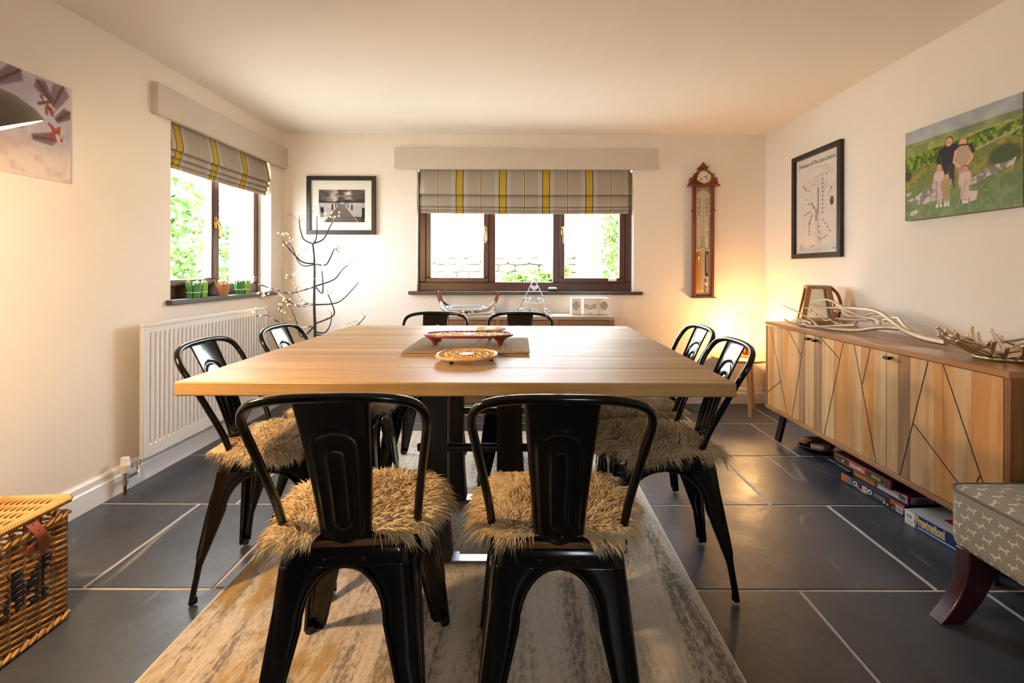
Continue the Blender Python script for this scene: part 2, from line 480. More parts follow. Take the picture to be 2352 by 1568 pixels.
# ------------------------------------------------------------------ room
XL, XR, YB, YF, ZC = -1.93, 1.96, 4.04, -2.60, 2.166
WT = .32
b = MB()                                              # left wall, opening Y 2.745..3.84, z .895..1.88
wy0, wy1, wz0, wz1 = 2.745, 3.84, .885, 1.90
b.box(XL - WT, XL, YF - .2, wy0, -.1, ZC); b.box(XL - WT, XL, wy1, YB + WT, -.1, ZC)
b.box(XL - WT, XL, wy0, wy1, -.1, wz0); b.box(XL - WT, XL, wy0, wy1, wz1, ZC)
struct(b.build('wall_left', 'wall_paint', smooth=False))
bx0, bx1 = -.854, .896
b = MB()
b.box(XL, bx0, YB, YB + WT, -.1, ZC); b.box(bx1, XR, YB, YB + WT, -.1, ZC)
b.box(bx0, bx1, YB, YB + WT, -.1, wz0); b.box(bx0, bx1, YB, YB + WT, wz1, ZC)
struct(b.build('wall_back', 'wall_paint', smooth=False))
struct(MB().box(XR, XR + WT, YF - .2, YB + WT, -.1, ZC).build('wall_right', 'wall_paint', smooth=False))
b = MB()                                              # wall behind the camera, with its own window
fx0, fx1 = .35, .90
b.box(XL, fx0, YF - .2, YF, -.1, ZC); b.box(fx1, XR, YF - .2, YF, -.1, ZC); b.box(fx0, fx1, YF - .2, YF, -.1, wz0); b.box(fx0, fx1, YF - .2, YF, wz1, ZC)
struct(b.build('wall_front', 'wall_taupe', smooth=False))
struct(MB().box(XL - WT, XR + WT, YF - .2, YB + WT, ZC, ZC + .15).build('ceiling', 'ceiling_paint', smooth=False))

floor = struct(MB().box(XL, XR, YF, YB, -.1, -.0025).build('floor', 'grout', smooth=False))
J = .010
rows = [(3.50, 4.11, [-1.0, -.2, .6, 1.2, 1.81]), (2.885, 3.50, [-1.55, -.64, .27, .88, 1.598]), (2.279, 2.885, [-1.30, -.69, .22, 1.133, 1.743]),
        (1.671, 2.279, [-1.465, -1.03, -.12, .476, 1.386]), (1.061, 1.671, [-1.51, -.90, -.29, .318, .928, 1.537]),
        (.451, 1.061, [-1.2, -.3, .6, 1.2]), (-.159, .451, [-1.5, -.6, .3, 1.2]), (-.769, -.159, [-1.1, -.2, .7, 1.5]), (-1.379, -.769, [-1.4, -.5, .4, 1.3]), (-1.99, -1.379, [-1.1, 0, 1.0]), (-2.60, -1.99, [-1.4, -.5, .4, 1.3])]
rnd = random.Random(3)
tile_cache = {}
for y0, y1, js in rows:
    xs = [XL] + js + [XR]
    ya, yb = max(y0, YF), min(y1, YB)
    for xa, xb in zip(xs[:-1], xs[1:]):
        w, d = round(xb - xa - J, 3), round(yb - ya - J, 3)
        if w < .02 or d < .02: continue
        key = (w, d)
        if key not in tile_cache:
            tile_cache[key] = MB().box(-w / 2, w / 2, -d / 2, d / 2, -.02, 0).mesh('tile', smooth=False); tile_cache[key].materials.append(MATS['slate'])
        t = bpy.data.objects.new('tile', tile_cache[key]); COL.objects.link(t); t.parent = floor
        t.location = ((xa + xb) / 2, (ya + yb) / 2, rnd.uniform(-.0008, 0))
        bv = t.modifiers.new('bevel', 'BEVEL'); bv.width = .0025; bv.segments = 1

def skirting(name, p0, p1, nrm):
    p0 = Vector(p0); p1 = Vector(p1); n = Vector(nrm)
    prof = [(0, 0), (.02, 0), (.02, .082), (.016, .088), (.013, .090), (.013, .114), (.008, .124), (0, .126)]
    vs = []
    for p in (p0, p1): vs += [p + n * d + Vector((0, 0, z)) for d, z in prof]
    k = len(prof); fs = [(i, i + 1, k + i + 1, k + i) for i in range(k - 1)] + [tuple(range(k)), tuple(reversed(range(k, 2 * k)))]
    o = MB().add(vs, fs).build(name, 'white_gloss', smooth=False); bm = bmesh.new(); bm.from_mesh(o.data); bmesh.ops.recalc_face_normals(bm, faces=bm.faces); bm.to_mesh(o.data); bm.free()
    return struct(o)
skirting('baseboard_left', (XL, YF, 0), (XL, YB, 0), (1, 0, 0))
skirting('baseboard_back', (XL + .02, YB, 0), (XR - .02, YB, 0), (0, -1, 0))
skirting('baseboard_right', (XR, YF, 0), (XR, YB, 0), (-1, 0, 0))

# ------------------------------------------------------------------ windows
def window(name, rot, org, W, panes, members, handles):
    """local x along the width, y outwards, z up; org at lower left of opening"""
    w = bpy.data.objects.new(name, None); COL.objects.link(w); w.location = org; w.rotation_euler = (0, 0, rot); w['kind'] = 'structure'
    z0, z1 = 0, .98
    fr = MB()
    fw = .058
    fr.box(0, W, 0, .06, z0, z0 + .075); fr.box(0, W, 0, .06, z1 - .06, z1)
    fr.box(0, fw, 0, .06, z0 + .075, z1 - .06); fr.box(W - fw, W, 0, .06, z0 + .075, z1 - .06)
    fr.build('window_frame', 'brown_frame', w, bevel=.006)
    for (a, c) in members: MB().box(a, c, 0, .06, z0 + .075, z1 - .06).build('mullion', 'brown_frame', w, bevel=.006)
    for (a, c, opening) in panes:
        if opening:
            s = MB(); t = .042
            s.box(a, c, -.014, .045, z0 + .068, z0 + .068 + t); s.box(a, c, -.014, .045, z1 - .055 - t, z1 - .055)
            s.box(a, a + t, -.014, .045, z0 + .068 + t, z1 - .055 - t); s.box(c - t, c, -.014, .045, z0 + .068 + t, z1 - .055 - t)
            so = s.build('sash', 'brown_frame', w, bevel=.007)
            MB().box(a + t - .004, c - t + .004, .018, .024, z0 + .105, z1 - .09).build('glass_pane', 'window_glass', so, smooth=False)
        else:
            MB().box(a - .004, c + .004, .018, .024, z0 + .07, z1 - .055).build('glass_pane', 'window_glass', w, smooth=False)
    for x, z in handles:
        h = MB().box(x - .011, x + .011, -.024, -.012, z - .03, z + .045)
        h.build('handle_plate', 'brass', w, bevel=.006)
        p = bez([(x, -.03, z + .02), (x, -.045, z - .005), (x + .004, -.05, z - .05), (x + .002, -.046, z - .10)], 5)
        MB().tube(p, [.009] * (len(p) - 3) + [.008, .007, .004], 8).build('handle_lever', 'brass', w)
    return w
wb_ = window('window_1', 0, (bx0, 4.125, .895), bx1 - bx0,
       [(.058, .575, True), (.63, 1.105, False), (1.158, 1.692, True)], [(.572, .63), (1.105, 1.16)], [(.553, .49), (1.182, .49)])
MB().box(1.56, 1.625, -.03, -.012, .085, .105).build('trickle_vent', 'white_plastic', wb_, bevel=.003)
# left window: local x runs along +Y, outwards is -X
window('window_2', math.radians(90), (-2.025, wy0, .895), wy1 - wy0, [(.05, .545, True), (.60, 1.04, False)], [(.545, .60)], [(.525, .47)])
window('window_3', math.radians(180), (fx1, YF - .09, .895), fx1 - fx0, [(.05, .50, True)], [], [(.46, .49)])
def sill(name, lab, x0, x1, y0, y1, n):
    o = MB().box(x0, x1, y0, y1, .871, .897).build(name, 'slate_sill', bevel=.003); o['label'] = lab
    return struct(o)
sill('trim_1', 'dark slate sill under the back window', -.915, .963, YB - .035, 4.13, 0)
sill('trim_2', 'dark slate sill under the side window', -2.03, XL + .035, wy0 - .035, wy1 + .03, 1)
o = struct(MB().box(-1.03, 1.075, YB - .035, YB, 1.876, 2.042).build('trim_3', 'pelmet_paint', bevel=.003)); o['label'] = 'taupe painted pelmet board above the back window'
o = struct(MB().box(XL, XL + .035, 2.60, YB - .002, 1.876, 2.038).build('trim_4', 'pelmet_paint', bevel=.003)); o['label'] = 'taupe painted pelmet board above the side window'

def roman_blind(name, lab, along_y, a0, a1, zs, depth0, mat, ztop):
    """zs: lower edges of the folds from the top down"""
    t = thing(name, lab, 'blind', (0, 0, 0))
    def strip(prof, nm, inset):
        n = len(prof); m = 25; vs = []; fs = []
        for j in range(m):
            a = a0 + inset + (a1 - a0 - 2 * inset) * j / (m - 1); sag = .006 * math.sin(PI * j / (m - 1))
            for d, z in prof:
                vs.append((d, a, z - sag) if along_y else (a, d, z - sag))
        for j in range(m - 1):
            for i in range(n - 1): fs.append((j * n + i, (j + 1) * n + i, (j + 1) * n + i + 1, j * n + i + 1))
        o = MB().add(vs, fs).build(nm, mat, t, angle=80)
        s = o.modifiers.new('thick', 'SOLIDIFY'); s.thickness = .004; s.offset = 0
    sgn = 1 if along_y else -1                      # towards the room
    top = ztop
    for i, zb in enumerate(zs):
        f = depth0 + sgn * (.034 - .009 * i); bk = depth0
        if i == 0:
            prof = [(depth0 + sgn * .004, top), (depth0 + sgn * .010, top - .03), (f - sgn * .012, (top + zb) / 2), (f - sgn * .002, zb + .03), (f, zb + .012), (f - sgn * .003, zb + .003), (f - sgn * .008, zb), (bk, zb + .03)]
        else:
            prof = [(bk + sgn * .001, zs[i - 1] + .03), (f - sgn * .004, (zs[i - 1] + zb) / 2), (f, zb + .012), (f - sgn * .003, zb + .003), (f - sgn * .007, zb), (bk, zb + .02)]
        strip(prof, 'blind_fold', .001 * i)
    return t
roman_blind('roman_blind', 'grey, white and mustard striped roman blind at the wide back window', False, -.838, .876, [1.684, 1.588, 1.562, 1.532], YB + .045, 'blind_stripe_back', 1.90)
roman_blind('roman_blind', 'grey, white and mustard striped roman blind at the narrower side window', True, wy0 + .012, wy1 - .012, [1.735, 1.695, 1.663, 1.634], XL - .035, 'blind_stripe_left', 1.90)
# ------------------------------------------------------------------ rug
RUG_Z = .007
rug = thing('rug', 'cream and grey streaked abstract rug with mustard flecks under the dining table', 'rug', (-.205, 2.15, 0))
MB().box(-.782, .782, -1.15, 1.15, 0, RUG_Z - .002).build('rug_backing', 'string', rug)
g = MB(); nx, ny = 60, 84; rr = random.Random(5)
vs = [(-.778 + 1.556 * i / nx, -1.146 + 2.292 * j / ny, RUG_Z - .002 + (rr.uniform(.0006, .002) if 0 < i < nx and 0 < j < ny else 0)) for j in range(ny + 1) for i in range(nx + 1)]
g.add(vs, [(j * (nx + 1) + i, j * (nx + 1) + i + 1, (j + 1) * (nx + 1) + i + 1, (j + 1) * (nx + 1) + i) for j in range(ny) for i in range(nx)])
g.build('rug_pile', 'rug_pile', rug, angle=180)
edge = [(-.782, -1.15, .004), (.782, -1.15, .004), (.782, 1.15, .004), (-.782, 1.15, .004)]
MB().tube(edge, .0038, 6, closed=True).build('rug_binding', 'string', rug)

# ------------------------------------------------------------------ dining table
TX0, TX1, TY0, TY1, TZ = -.940, .580, 1.35, 2.76, .76
TT = .038
table = thing('dining_table', 'square light oak dining table with dark posts and steel feet', 'table', ((TX0 + TX1) / 2, (TY0 + TY1) / 2, RUG_Z))
hx = (TX1 - TX0) / 2; hy = (TY1 - TY0) / 2
cuts = [-hy, -hy + .21, -hy + .43, -hy + .62, -hy + .84, -hy + 1.06, -hy + 1.25, hy]
for a, c in zip(cuts[:-1], cuts[1:]):
    w2 = (c - a) / 2 - .0003
    o = MB().box(-hx, hx, -w2, w2, 0, TT).build('tabletop_board', 'oak_top', table, bevel=.0015 if (a > -hy and c < hy) else .004)
    o.location = (0, (a + c) / 2, TZ - TT - RUG_Z)
zt = TZ - TT - RUG_Z
for (fy, nm) in ((1.83, 'near'), (2.31, 'far')):
    ly = fy - (TY0 + TY1) / 2
    for sx in (-1, 1):
        cx = sx * .135
        # flared post: waisted board, wider at the foot
        prof = [(.062, 0), (.056, .06), (.050, .14), (.046, .28), (.045, .45), (.046, zt - .02), (.047, zt - .012)]
        poly = [(cx - w - (.012 if sx < 0 else 0) * max(0, 1 - z / .2), z) for w, z in prof] + [(cx + w + (.012 if sx > 0 else 0) * max(0, 1 - z / .2), z) for w, z in reversed(prof)]
        m4 = Matrix(((1, 0, 0, 0), (0, 0, -1, ly), (0, 1, 0, .008), (0, 0, 0, 1)))
        p = MB().prism(list(reversed(poly)), -.035, .035, m4).build('post', 'post_wood', table, bevel=.004)
        a = MB().box(cx + .046, cx + .052, ly - .03, ly + .03, .008, .06); a.box(cx + .046, cx + .085, ly - .03, ly + .03, .008, .013)
        a.build('angle_bracket', 'steel', p)
    MB().box(-.30, .30, ly - .022, ly + .022, 0, .008).build('foot_plate', 'steel', table, bevel=.001)
    MB().box(-.36, .36, ly - .03, ly + .03, zt - .012, zt).build('top_plate', 'black_paint', table, bevel=.001)
    MB().tube([(-.20, ly, .41), (.20, ly, .41)], .015, 12).build('stretcher_bar', 'black_paint', table)

# ------------------------------------------------------------------ chairs
def make_chair():
    t = thing('dining_chair', '', 'chair')
    ZS = .44
    def half(z):            # footprint of the sheet metal shell at height z: rear half width, front half width, y rear, y front
        k = 1 - z / ZS
        return (.142 + .045 * k, .166 + .042 * k, -.168 - .065 * k, .178 + .040 * k)
    zt_ = .405
    def wopen(z, leg_extra=0):
        tt = zt_ - z
        if tt <= 0: return 0.0
        if tt < .12: return .090 * math.sqrt(max(0, 1 - (1 - tt / .12) ** 2))
        return .090 + (tt - .12) * .245
    corners = {'fl': (-1, 1), 'fr': (1, 1), 'rl': (-1, -1), 'rr': (1, -1)}
    def corner_pt(z, sx, sy):
        r, f, yr, yf = half(z); return Vector((sx * (f if sy > 0 else r), yf if sy > 0 else yr, z))
    def side_mid(z, side):
        r, f, yr, yf = half(z)
        return {'front': Vector((0, yf, z)), 'rear': Vector((0, yr, z)), 'left': Vector((-(r + f) / 2, (yr + yf) / 2, z)), 'right': Vector(((r + f) / 2, (yr + yf) / 2, z))}[side]
    def section(z, sx, sy, n=5):
        """from the arch edge on the x-running side, round the corner, to the arch edge on the y-running side"""
        c = corner_pt(z, sx, sy); A = side_mid(z, 'front' if sy > 0 else 'rear'); B = side_mid(z, 'left' if sx < 0 else 'right')
        w = wopen(z); lo = .021 + (.006 if z > .13 else 0)
        la = (A - c).length; lb = (B - c).length
        ea = min(la, max(la - w, lo)); eb = min(lb, max(lb - w * 1.45, lo))
        da = (A - c).normalized(); db = (B - c).normalized(); rad = min(.028, ea * .8, eb * .8)
        pts = [c + da * ea, c + da * (rad + (ea - rad) * .5)]
        for k in range(n + 1):
            u = k / n; p0 = c + da * rad; p2 = c + db * rad
            pts.append(p0 * (1 - u) ** 2 + c * 2 * u * (1 - u) + p2 * u * u)
        pts += [c + db * (rad + (eb - rad) * .5), c + db * eb]
        return pts
    levels = [0, .03, .08, .125, .14, .19, .24, .285, .31, .335, .355, .372, .385, .395, .401, .405]
    for key, (sx, sy) in corners.items():
        m = MB(); secs = [section(z, sx, sy) for z in levels]; n = len(secs[0]); vs = [p for s in secs for p in s]
        fs = []
        for i in range(len(secs) - 1):
            for k in range(n - 1):
                q = (i * n + k, i * n + k + 1, (i + 1) * n + k + 1, (i + 1) * n + k)
                fs.append(q if sx * sy < 0 else tuple(reversed(q)))
        m.add(vs, fs)
        # pressed rib down the outside of the leg
        rib = []
        for z in (.02, .10, .128, .145, .2, .26, .32, .36):
            c = corner_pt(z, sx, sy); rib.append(c - Vector((sx * .0085, sy * .0085, 0)))
        o = m.build('leg', 'black_metal', t, angle=60)
        s = o.modifiers.new('thick', 'SOLIDIFY'); s.thickness = .003; s.offset = -1
        MB().tube(rib, [.002, .0075, .008, .0115, .010, .008, .005, .001], 8).build('pressed_rib', 'black_metal', o)
        cc = corner_pt(.006, sx, sy) - Vector((sx * .0135, sy * .0135, 0))
        MB().lathe([(.0115, 0), (.012, .004), (.011, .02)], 12, Matrix.Translation((cc.x, cc.y, 0))).build('foot_cap', 'black_plastic', o)
    # skirt between leg tops and the seat, with the rolled top edge
    m = MB(); rings = []
    for z, grow in ((.405, 0), (.425, -.001), (.437, -.002), (.442, -.005), (.443, -.012)):
        ring = []
        for (sx, sy) in ((-1, -1), (1, -1), (1, 1), (-1, 1)):
            c = corner_pt(min(z, .44), sx, sy); c.z = z; c.x -= sx * -grow; c.y -= sy * -grow
            a0 = {(-1, -1): PI, (1, -1): 1.5 * PI, (1, 1): 0, (-1, 1): .5 * PI}[(sx, sy)]
            cen = c - Vector((sx * .028, sy * .028, 0))
            for k in range(6):
                a = a0 + k * PI / 10; ring.append(cen + Vector((math.cos(a), math.sin(a), 0)) * .028)
        rings.append(ring)
    n = len(rings[0]); vs = [p for r in rings for p in r]
    fs = [(i * n + k, i * n + (k + 1) % n, (i + 1) * n + (k + 1) % n, (i + 1) * n + k) for i in range(len(rings) - 1) for k in range(n)]
    fs.append(tuple(range((len(rings) - 1) * n, len(rings) * n))); m.add(vs, fs)
    m.build('seat_frame', 'black_metal', t, angle=50)
    # rolled rims along the four arches
    for side in ('front', 'rear', 'left', 'right'):
        path = []
        zz = [.01, .06, .12, .18, .24, .285, .31, .335, .355, .372, .385, .395, .401]
        prs = {'front': ((-1, 1), (1, 1), 0), 'rear': ((1, -1), (-1, -1), 0), 'left': ((-1, -1), (-1, 1), -1), 'right': ((1, 1), (1, -1), -1)}[side]
        for z in zz: path.append(section(z, *prs[0])[prs[2]])
        path.append(side_mid(.405, side))
        for z in reversed(zz): path.append(section(z, *prs[1])[prs[2]])
        MB().tube(path, .0045, 6).build('arch_rim', 'black_metal', t)
    # wooden seat
    poly = []
    r, f, yr, yf = half(.44)
    for (sx, sy) in ((-1, -1), (1, -1), (1, 1), (-1, 1)):
        cx = sx * ((f if sy > 0 else r) + .002); cy = (yf if sy > 0 else yr) + sy * .002
        a0 = {(-1, -1): PI, (1, -1): 1.5 * PI, (1, 1): 0, (-1, 1): .5 * PI}[(sx, sy)]
        for k in range(6):
            a = a0 + k * PI / 10; poly.append((cx - sx * .035 + .035 * math.cos(a), cy - sy * .035 + .035 * math.sin(a)))
    MB().prism(poly, .443, .458).build('seat', 'seat_wood', t, bevel=.003)
    # back hoop
    hp = [(.148, -.105, .425), (.156, -.135, .52), (.170, -.185, .625), (.182, -.228, .71), (.1845, -.246, .740), (.179, -.262, .766), (.163, -.275, .785), (.132, -.285, .7965), (.09, -.291, .8025), (.045, -.294, .8045), (0, -.295, .805)]
    pts = bez(hp, 5); full = pts + [Vector((-p.x, p.y, p.z)) for p in reversed(pts[:-1])]
    MB().tube(full, .0098, 10).build('back_hoop', 'black_metal', t)
    for sx in (-1, 1):
        MB().box(sx * .150 - .010, sx * .150 + .010, -.118, -.085, .405, .440).build('hoop_bracket', 'black_metal', t, bevel=.003)
    # pressed splat
    nu, nv = 40, 76; vs = []
    z0, z1 = .425, .797
    def stad(u, v, hw, v0, v1):         # distance to a tall rounded outline (metres)
        x = abs(u); cy = min(max(v, v0 + hw), v1 - hw); return abs(math.hypot(x, v - cy) - hw) if (v > v1 - hw or v < v0 + hw) else abs(x - hw)
    for j in range(nv + 1):
        tv = j / nv; z = z0 + (z1 - z0) * tv
        hw = .054 + .023 * tv
        y = -.160 - .134 * tv ** 1.1 + .010 * math.sin(PI * tv)
        for i in range(nu + 1):
            un = -1 + 2 * i / nu; x = un * hw; zz = z - z0
            d1 = stad(un * .06, zz, .040, .030, .305); d2 = stad(un * .06, zz, .0155, .068, .262)
            h = .0048 * (math.exp(-(d1 / .0040) ** 2) + math.exp(-(d2 / .0040) ** 2))
            e = max(0, abs(un) - .9) / .1
            vs.append((x, y - h + .007 * e * e - .012 * (un * un - .3) * -.6, z))
    fs = [(j * (nu + 1) + i, j * (nu + 1) + i + 1, (j + 1) * (nu + 1) + i + 1, (j + 1) * (nu + 1) + i) for j in range(nv) for i in range(nu)]
    o = MB().add(vs, fs).build('backrest', 'black_metal', t, angle=180)
    s = o.modifiers.new('thick', 'SOLIDIFY'); s.thickness = .0025; s.offset = -1
    for sx in (-1, 1):
        MB().lathe([(.006, 0), (.006, .003), (.003, .006), (.0005, .0065)], 10, Matrix.Translation((sx * .042, -.172, .420)) @ Matrix.Rotation(math.radians(90), 4, 'X')).build('bolt', 'black_metal', t)
    return t

def make_wool(seed, N=20000):
    rg = np.random.RandomState(seed)
    ph = rg.rand(4) * 6.28
    def R(th):
        base = .180 / (np.abs(np.cos(th)) ** 3.2 + np.abs(np.sin(th)) ** 3.2) ** (1 / 3.2)
        w = 1 + .05 * np.sin(3 * th + ph[0]) + .045 * np.sin(5 * th + ph[1]) + .03 * np.sin(9 * th + ph[2])
        dth = np.abs((th + PI / 2 + PI) % (2 * PI) - PI)
        return base * w * (1 - .40 * np.exp(-(dth / .46) ** 4))
    def ztop(x, y):
        d = np.maximum(np.abs(x) / .165, np.abs(y - .0) / .172); o = np.maximum(0, d - 1)
        return .010 - .30 * o * (1 + o) * .35
    K = 1300
    kth = rg.rand(K) * 2 * PI; kq = np.sqrt(rg.rand(K)) ** .85
    kr = R(kth) * kq; kx = kr * np.cos(kth); ky = kr * np.sin(kth)
    flow = .9 * np.sin(kx * 9 + ph[3]) + .8 * np.cos(ky * 8 + ph[0])
    rad = np.stack([np.cos(kth), np.sin(kth)], 1); swirl = np.stack([np.cos(flow * 1.7 + ph[1]), np.sin(flow * 1.7 + ph[1])], 1)
    e = (kq ** 3)[:, None]
    kd = rad * (e * 1.25) + swirl * (1 - e) * .85 + rg.randn(K, 2) * .22
    kup = .75 - .85 * kq ** 4 + rg.randn(K) * .14
    klen = .030 + .012 * rg.rand(K) + .008 * kq ** 4
    li = rg.randint(0, K, N)
    off = rg.randn(N, 2) * .0068
    rx = kx[li] + off[:, 0]; ry = ky[li] + off[:, 1]
    root = np.stack([rx, ry, ztop(rx, ry)], 1)
    d = np.concatenate([kd[li], kup[li][:, None]], 1); d /= np.linalg.norm(d, axis=1)[:, None]
    d += rg.randn(N, 3) * .16; L = klen[li] * (.75 + .4 * rg.rand(N))
    # strands of a lock close up towards its tip
    conv = np.concatenate([-off * .75, np.zeros((N, 1))], 1)
    ts = [0, .35, .7, 1.0]; rads = [.0017, .0016, .0011, .0]
    side = np.cross(d, np.array([0, 0, 1.0])); side /= np.maximum(1e-6, np.linalg.norm(side, axis=1))[:, None]; nrm = np.cross(side, d)
    wave = rg.rand(N) * 6.28; wa = .0035 * (.4 + rg.rand(N)); V = np.zeros((N, 10, 3))
    for i, t in enumerate(ts):
        p = root + d * (L * t)[:, None] + conv * t ** 1.5 + side * (wa * np.sin(wave + t * 5) * t)[:, None]
        p[:, 2] -= L * .55 * t * t * (.5 + .6 * (np.hypot(rx, ry) / .2) ** 2)
        p[:, 2] = np.maximum(p[:, 2], np.where(np.maximum(np.abs(p[:, 0]) / .172, np.abs(p[:, 1]) / .182) < 1, .004 + .012 * t, -1))
        if i < 3:
            for k in range(3):
                a = 2 * PI * k / 3; V[:, i * 3 + k] = p + (side * math.cos(a) + nrm * math.sin(a)) * rads[i] * (.75 + .5 * rg.rand(N))[:, None]
        else: V[:, 9] = p
    base = (np.arange(N) * 10)[:, None]
    tris = []
    for i in range(2):
        for k in range(3):
            a, b_, c, e2 = i * 3 + k, i * 3 + (k + 1) % 3, i * 3 + 3 + (k + 1) % 3, i * 3 + 3 + k
            tris += [(a, b_, c), (a, c, e2)]
    for k in range(3): tris.append((6 + k, 6 + (k + 1) % 3, 9))
    Fm = (base[:, :, None] + np.array(tris)[None]).reshape(-1, 3)
    me = bpy.data.meshes.new('wool'); me.vertices.add(N * 10); me.vertices.foreach_set('co', V.reshape(-1))
    me.loops.add(Fm.size); me.loops.foreach_set('vertex_index', Fm.ravel()); me.polygons.add(len(Fm)); me.polygons.foreach_set('loop_start', np.arange(len(Fm)) * 3)
    me.update(calc_edges=True); me.polygons.foreach_set('use_smooth', np.ones(len(Fm), bool)); me.materials.append(MATS['wool'])
    # hide
    n = 64; th = np.linspace(0, 2 * PI, n, endpoint=False); vs = []; fs = []
    for q in (0, .5, .8, .93, 1.0):
        for a in th:
            r = float(R(np.array([a]))[0]) * q; x, y = r * math.cos(a), r * math.sin(a); vs.append((x, y, float(ztop(np.array(x), np.array(y)))))
    for i in range(4):
        for k in range(n): fs.append((i * n + k, i * n + (k + 1) % n, (i + 1) * n + (k + 1) % n, (i + 1) * n + k))
    hm = MB().add(vs, fs).mesh('hide', angle=180); hm.materials.append(MATS['pelt'])
    return me, hm
wools = [make_wool(11), make_wool(29)]
ch0 = make_chair()
chairs = [
    ((-.405, 1.275), math.radians(5), 'black metal chair with its back to the camera, nearest, towards the wicker hamper', 'shaggy cream sheepskin on the nearest chair, the one towards the wicker hamper', 0, 10),
    ((.085, 1.270), math.radians(-1), 'black metal chair with its back to the camera, nearest, towards the games boxes', 'shaggy cream sheepskin on the nearest chair, the one towards the games boxes', 1, -20),
    ((-.835, 1.775), math.radians(-86), 'black metal chair beside the radiator, at the near corner of the table', 'pale sheepskin on the radiator side chair nearer the camera', 1, 30),
    ((-.800, 2.225), math.radians(-90), 'black metal chair beside the radiator, nearer the twig tree', 'sheepskin on the radiator side chair nearer the twig tree', 0, 75),
    ((.475, 1.790), math.radians(88), 'black metal chair on the sideboard side, nearer the camera', 'thick sheepskin on the sideboard side chair nearer the camera', 0, -40),
    ((.515, 2.235), math.radians(90), 'black metal chair on the sideboard side, farther from the camera', 'sheepskin on the sideboard side chair farther from the camera', 1, 110),
    ((-.507, 2.665), math.radians(180), 'black metal chair at the far table edge, towards the twig tree', 'sheepskin on the far edge chair towards the twig tree', 0, 180),
    ((-.013, 2.665), math.radians(180), 'black metal chair at the far table edge, in front of the drawers', 'sheepskin on the far edge chair in front of the drawers', 1, 200)]
def on_rug(x, y): return abs(x + .205) < .782 and abs(y - 2.15) < 1.15
for i, ((x, y), rz, lab, wl, wi, wr) in enumerate(chairs):
    z = RUG_Z + .0005
    if i == 0: c = ch0; c.location = (x, y, z); c.rotation_euler = (0, 0, rz)
    else: c = dup(ch0, (x, y, z), rz)
    c['label'] = lab; c['group'] = 'black metal chairs around the dining table'
    s = thing('sheepskin', wl, 'sheepskin', (x, y, z + .4585), rz, 'sheepskins on the chair seats')
    wm, hm = wools[wi]
    link('hide', hm, MATS['pelt'], s); link('wool', wm, MATS['wool'], s, kind='stuff')

# ------------------------------------------------------------------ things on the table
def mat_z(): return TZ
pm0 = None
for k, (z, dx, dy, rz) in enumerate(((0, 0, 0, .0), (.0076, .003, .004, .006))):
    o = MB().box(-.228, .228, -.19, .19, .0005, .0055)
    n = 64
    for i in range(n):
        x = -.225 + .45 * i / (n - 1); o.tube([(x, -.189, .0055), (x, .189, .0055)], .0016, 4)
    M('mat_weave%d' % k, '#8d7a5e', .9, col2='#a8946f', vscale=160, bmp=.5, bscale=300, bdist=.002)
    ob = o.build('placemat', 'mat_weave%d' % k); ob.location = (-.205 + dx, 1.975 + dy, TZ + z); ob.rotation_euler = (0, 0, rz)
    tag(ob, ['ribbed tan placemat at the bottom of the pair on the table', 'ribbed tan placemat lying on top of the other, under the long trivet'][k], 'placemat', 'stacked placemats on the table')
# long trivet: two overlapping oval pierced plates cast in one, with feet
ZM = TZ + .0150
tr = thing('oval_trivet', 'oval dark red cast iron trivet with pierced cream top on placemats', 'trivet', (-.212, 1.985, ZM), .03)
def pierced(rx, ry, zt, parent, mat, rim_mat, name, hole, seed, th=.007):
    rg = random.Random(seed)
    outl = [(math.copysign(abs(math.cos(a)) ** .7, math.cos(a)) * rx, math.copysign(abs(math.sin(a)) ** .9, math.sin(a)) * ry) for a in [2 * PI * k / 64 for k in range(64)]]
    MB().tube([(x, y, zt - th / 2) for x, y in outl], th * .75, 8, closed=True).build('rim', rim_mat, parent)
    m = MB()                                        # lattice of scrolls inside the rim
    k = 0
    for ring in (.86, .6, .34):
        cnt = max(6, int(2 * PI * ring * (rx + ry) / 2 / hole))
        for i in range(cnt):
            a = 2 * PI * i / cnt + rg.uniform(-.05, .05); cx, cy = rx * ring * math.cos(a), ry * ring * math.sin(a); r = hole * .43
            m.tube([(cx + r * math.cos(q), cy + r * .9 * math.sin(q), zt - th / 2) for q in [2 * PI * j / 12 for j in range(12)]], th * .30, 5, closed=True)
        m.tube([(rx * (ring - .13) * math.cos(q), ry * (ring - .13) * math.sin(q), zt - th / 2) for q in [2 * PI * j / 40 for j in range(40)]], th * .3, 5, closed=True)
    m.lathe([(.006, zt - th), (.024, zt - th), (.024, zt)], 16)
    m.build(name, mat, parent)
pierced(.172, .085, .038, tr, 'cast_cream', 'cast_red', 'pierced_top', .032, 2)
for sx, sy in ((-1, -1), (1, -1), (-1, 1), (1, 1)):
    f = MB().lathe([(.008, 0), (.009, .004), (.013, .015), (.026, .028), (.034, .031)], 10, Matrix.Translation((sx * .125, sy * .055, 0)))
    f.build('foot', 'cast_red', tr)
r2 = thing('round_trivet', 'round cream pierced trivet standing behind the oval dark red one', 'trivet', (-.135, 2.112, ZM))
pierced(.060, .036, .046, r2, 'cast_cream', 'cast_cream', 'pierced_top', .02, 5)
for k in range(3):
    a = -PI / 2 + k * 2 * PI / 3
    MB().lathe([(.006, 0), (.0065, .004), (.006, .042)], 10, Matrix.Translation((.05 * math.cos(a), .03 * math.sin(a), 0))).build('foot', 'cast_red', r2)
rt = thing('round_trivet', 'round pale yellow pierced trivet with small dark feet on the table', 'trivet', (-.186, 1.685, TZ))
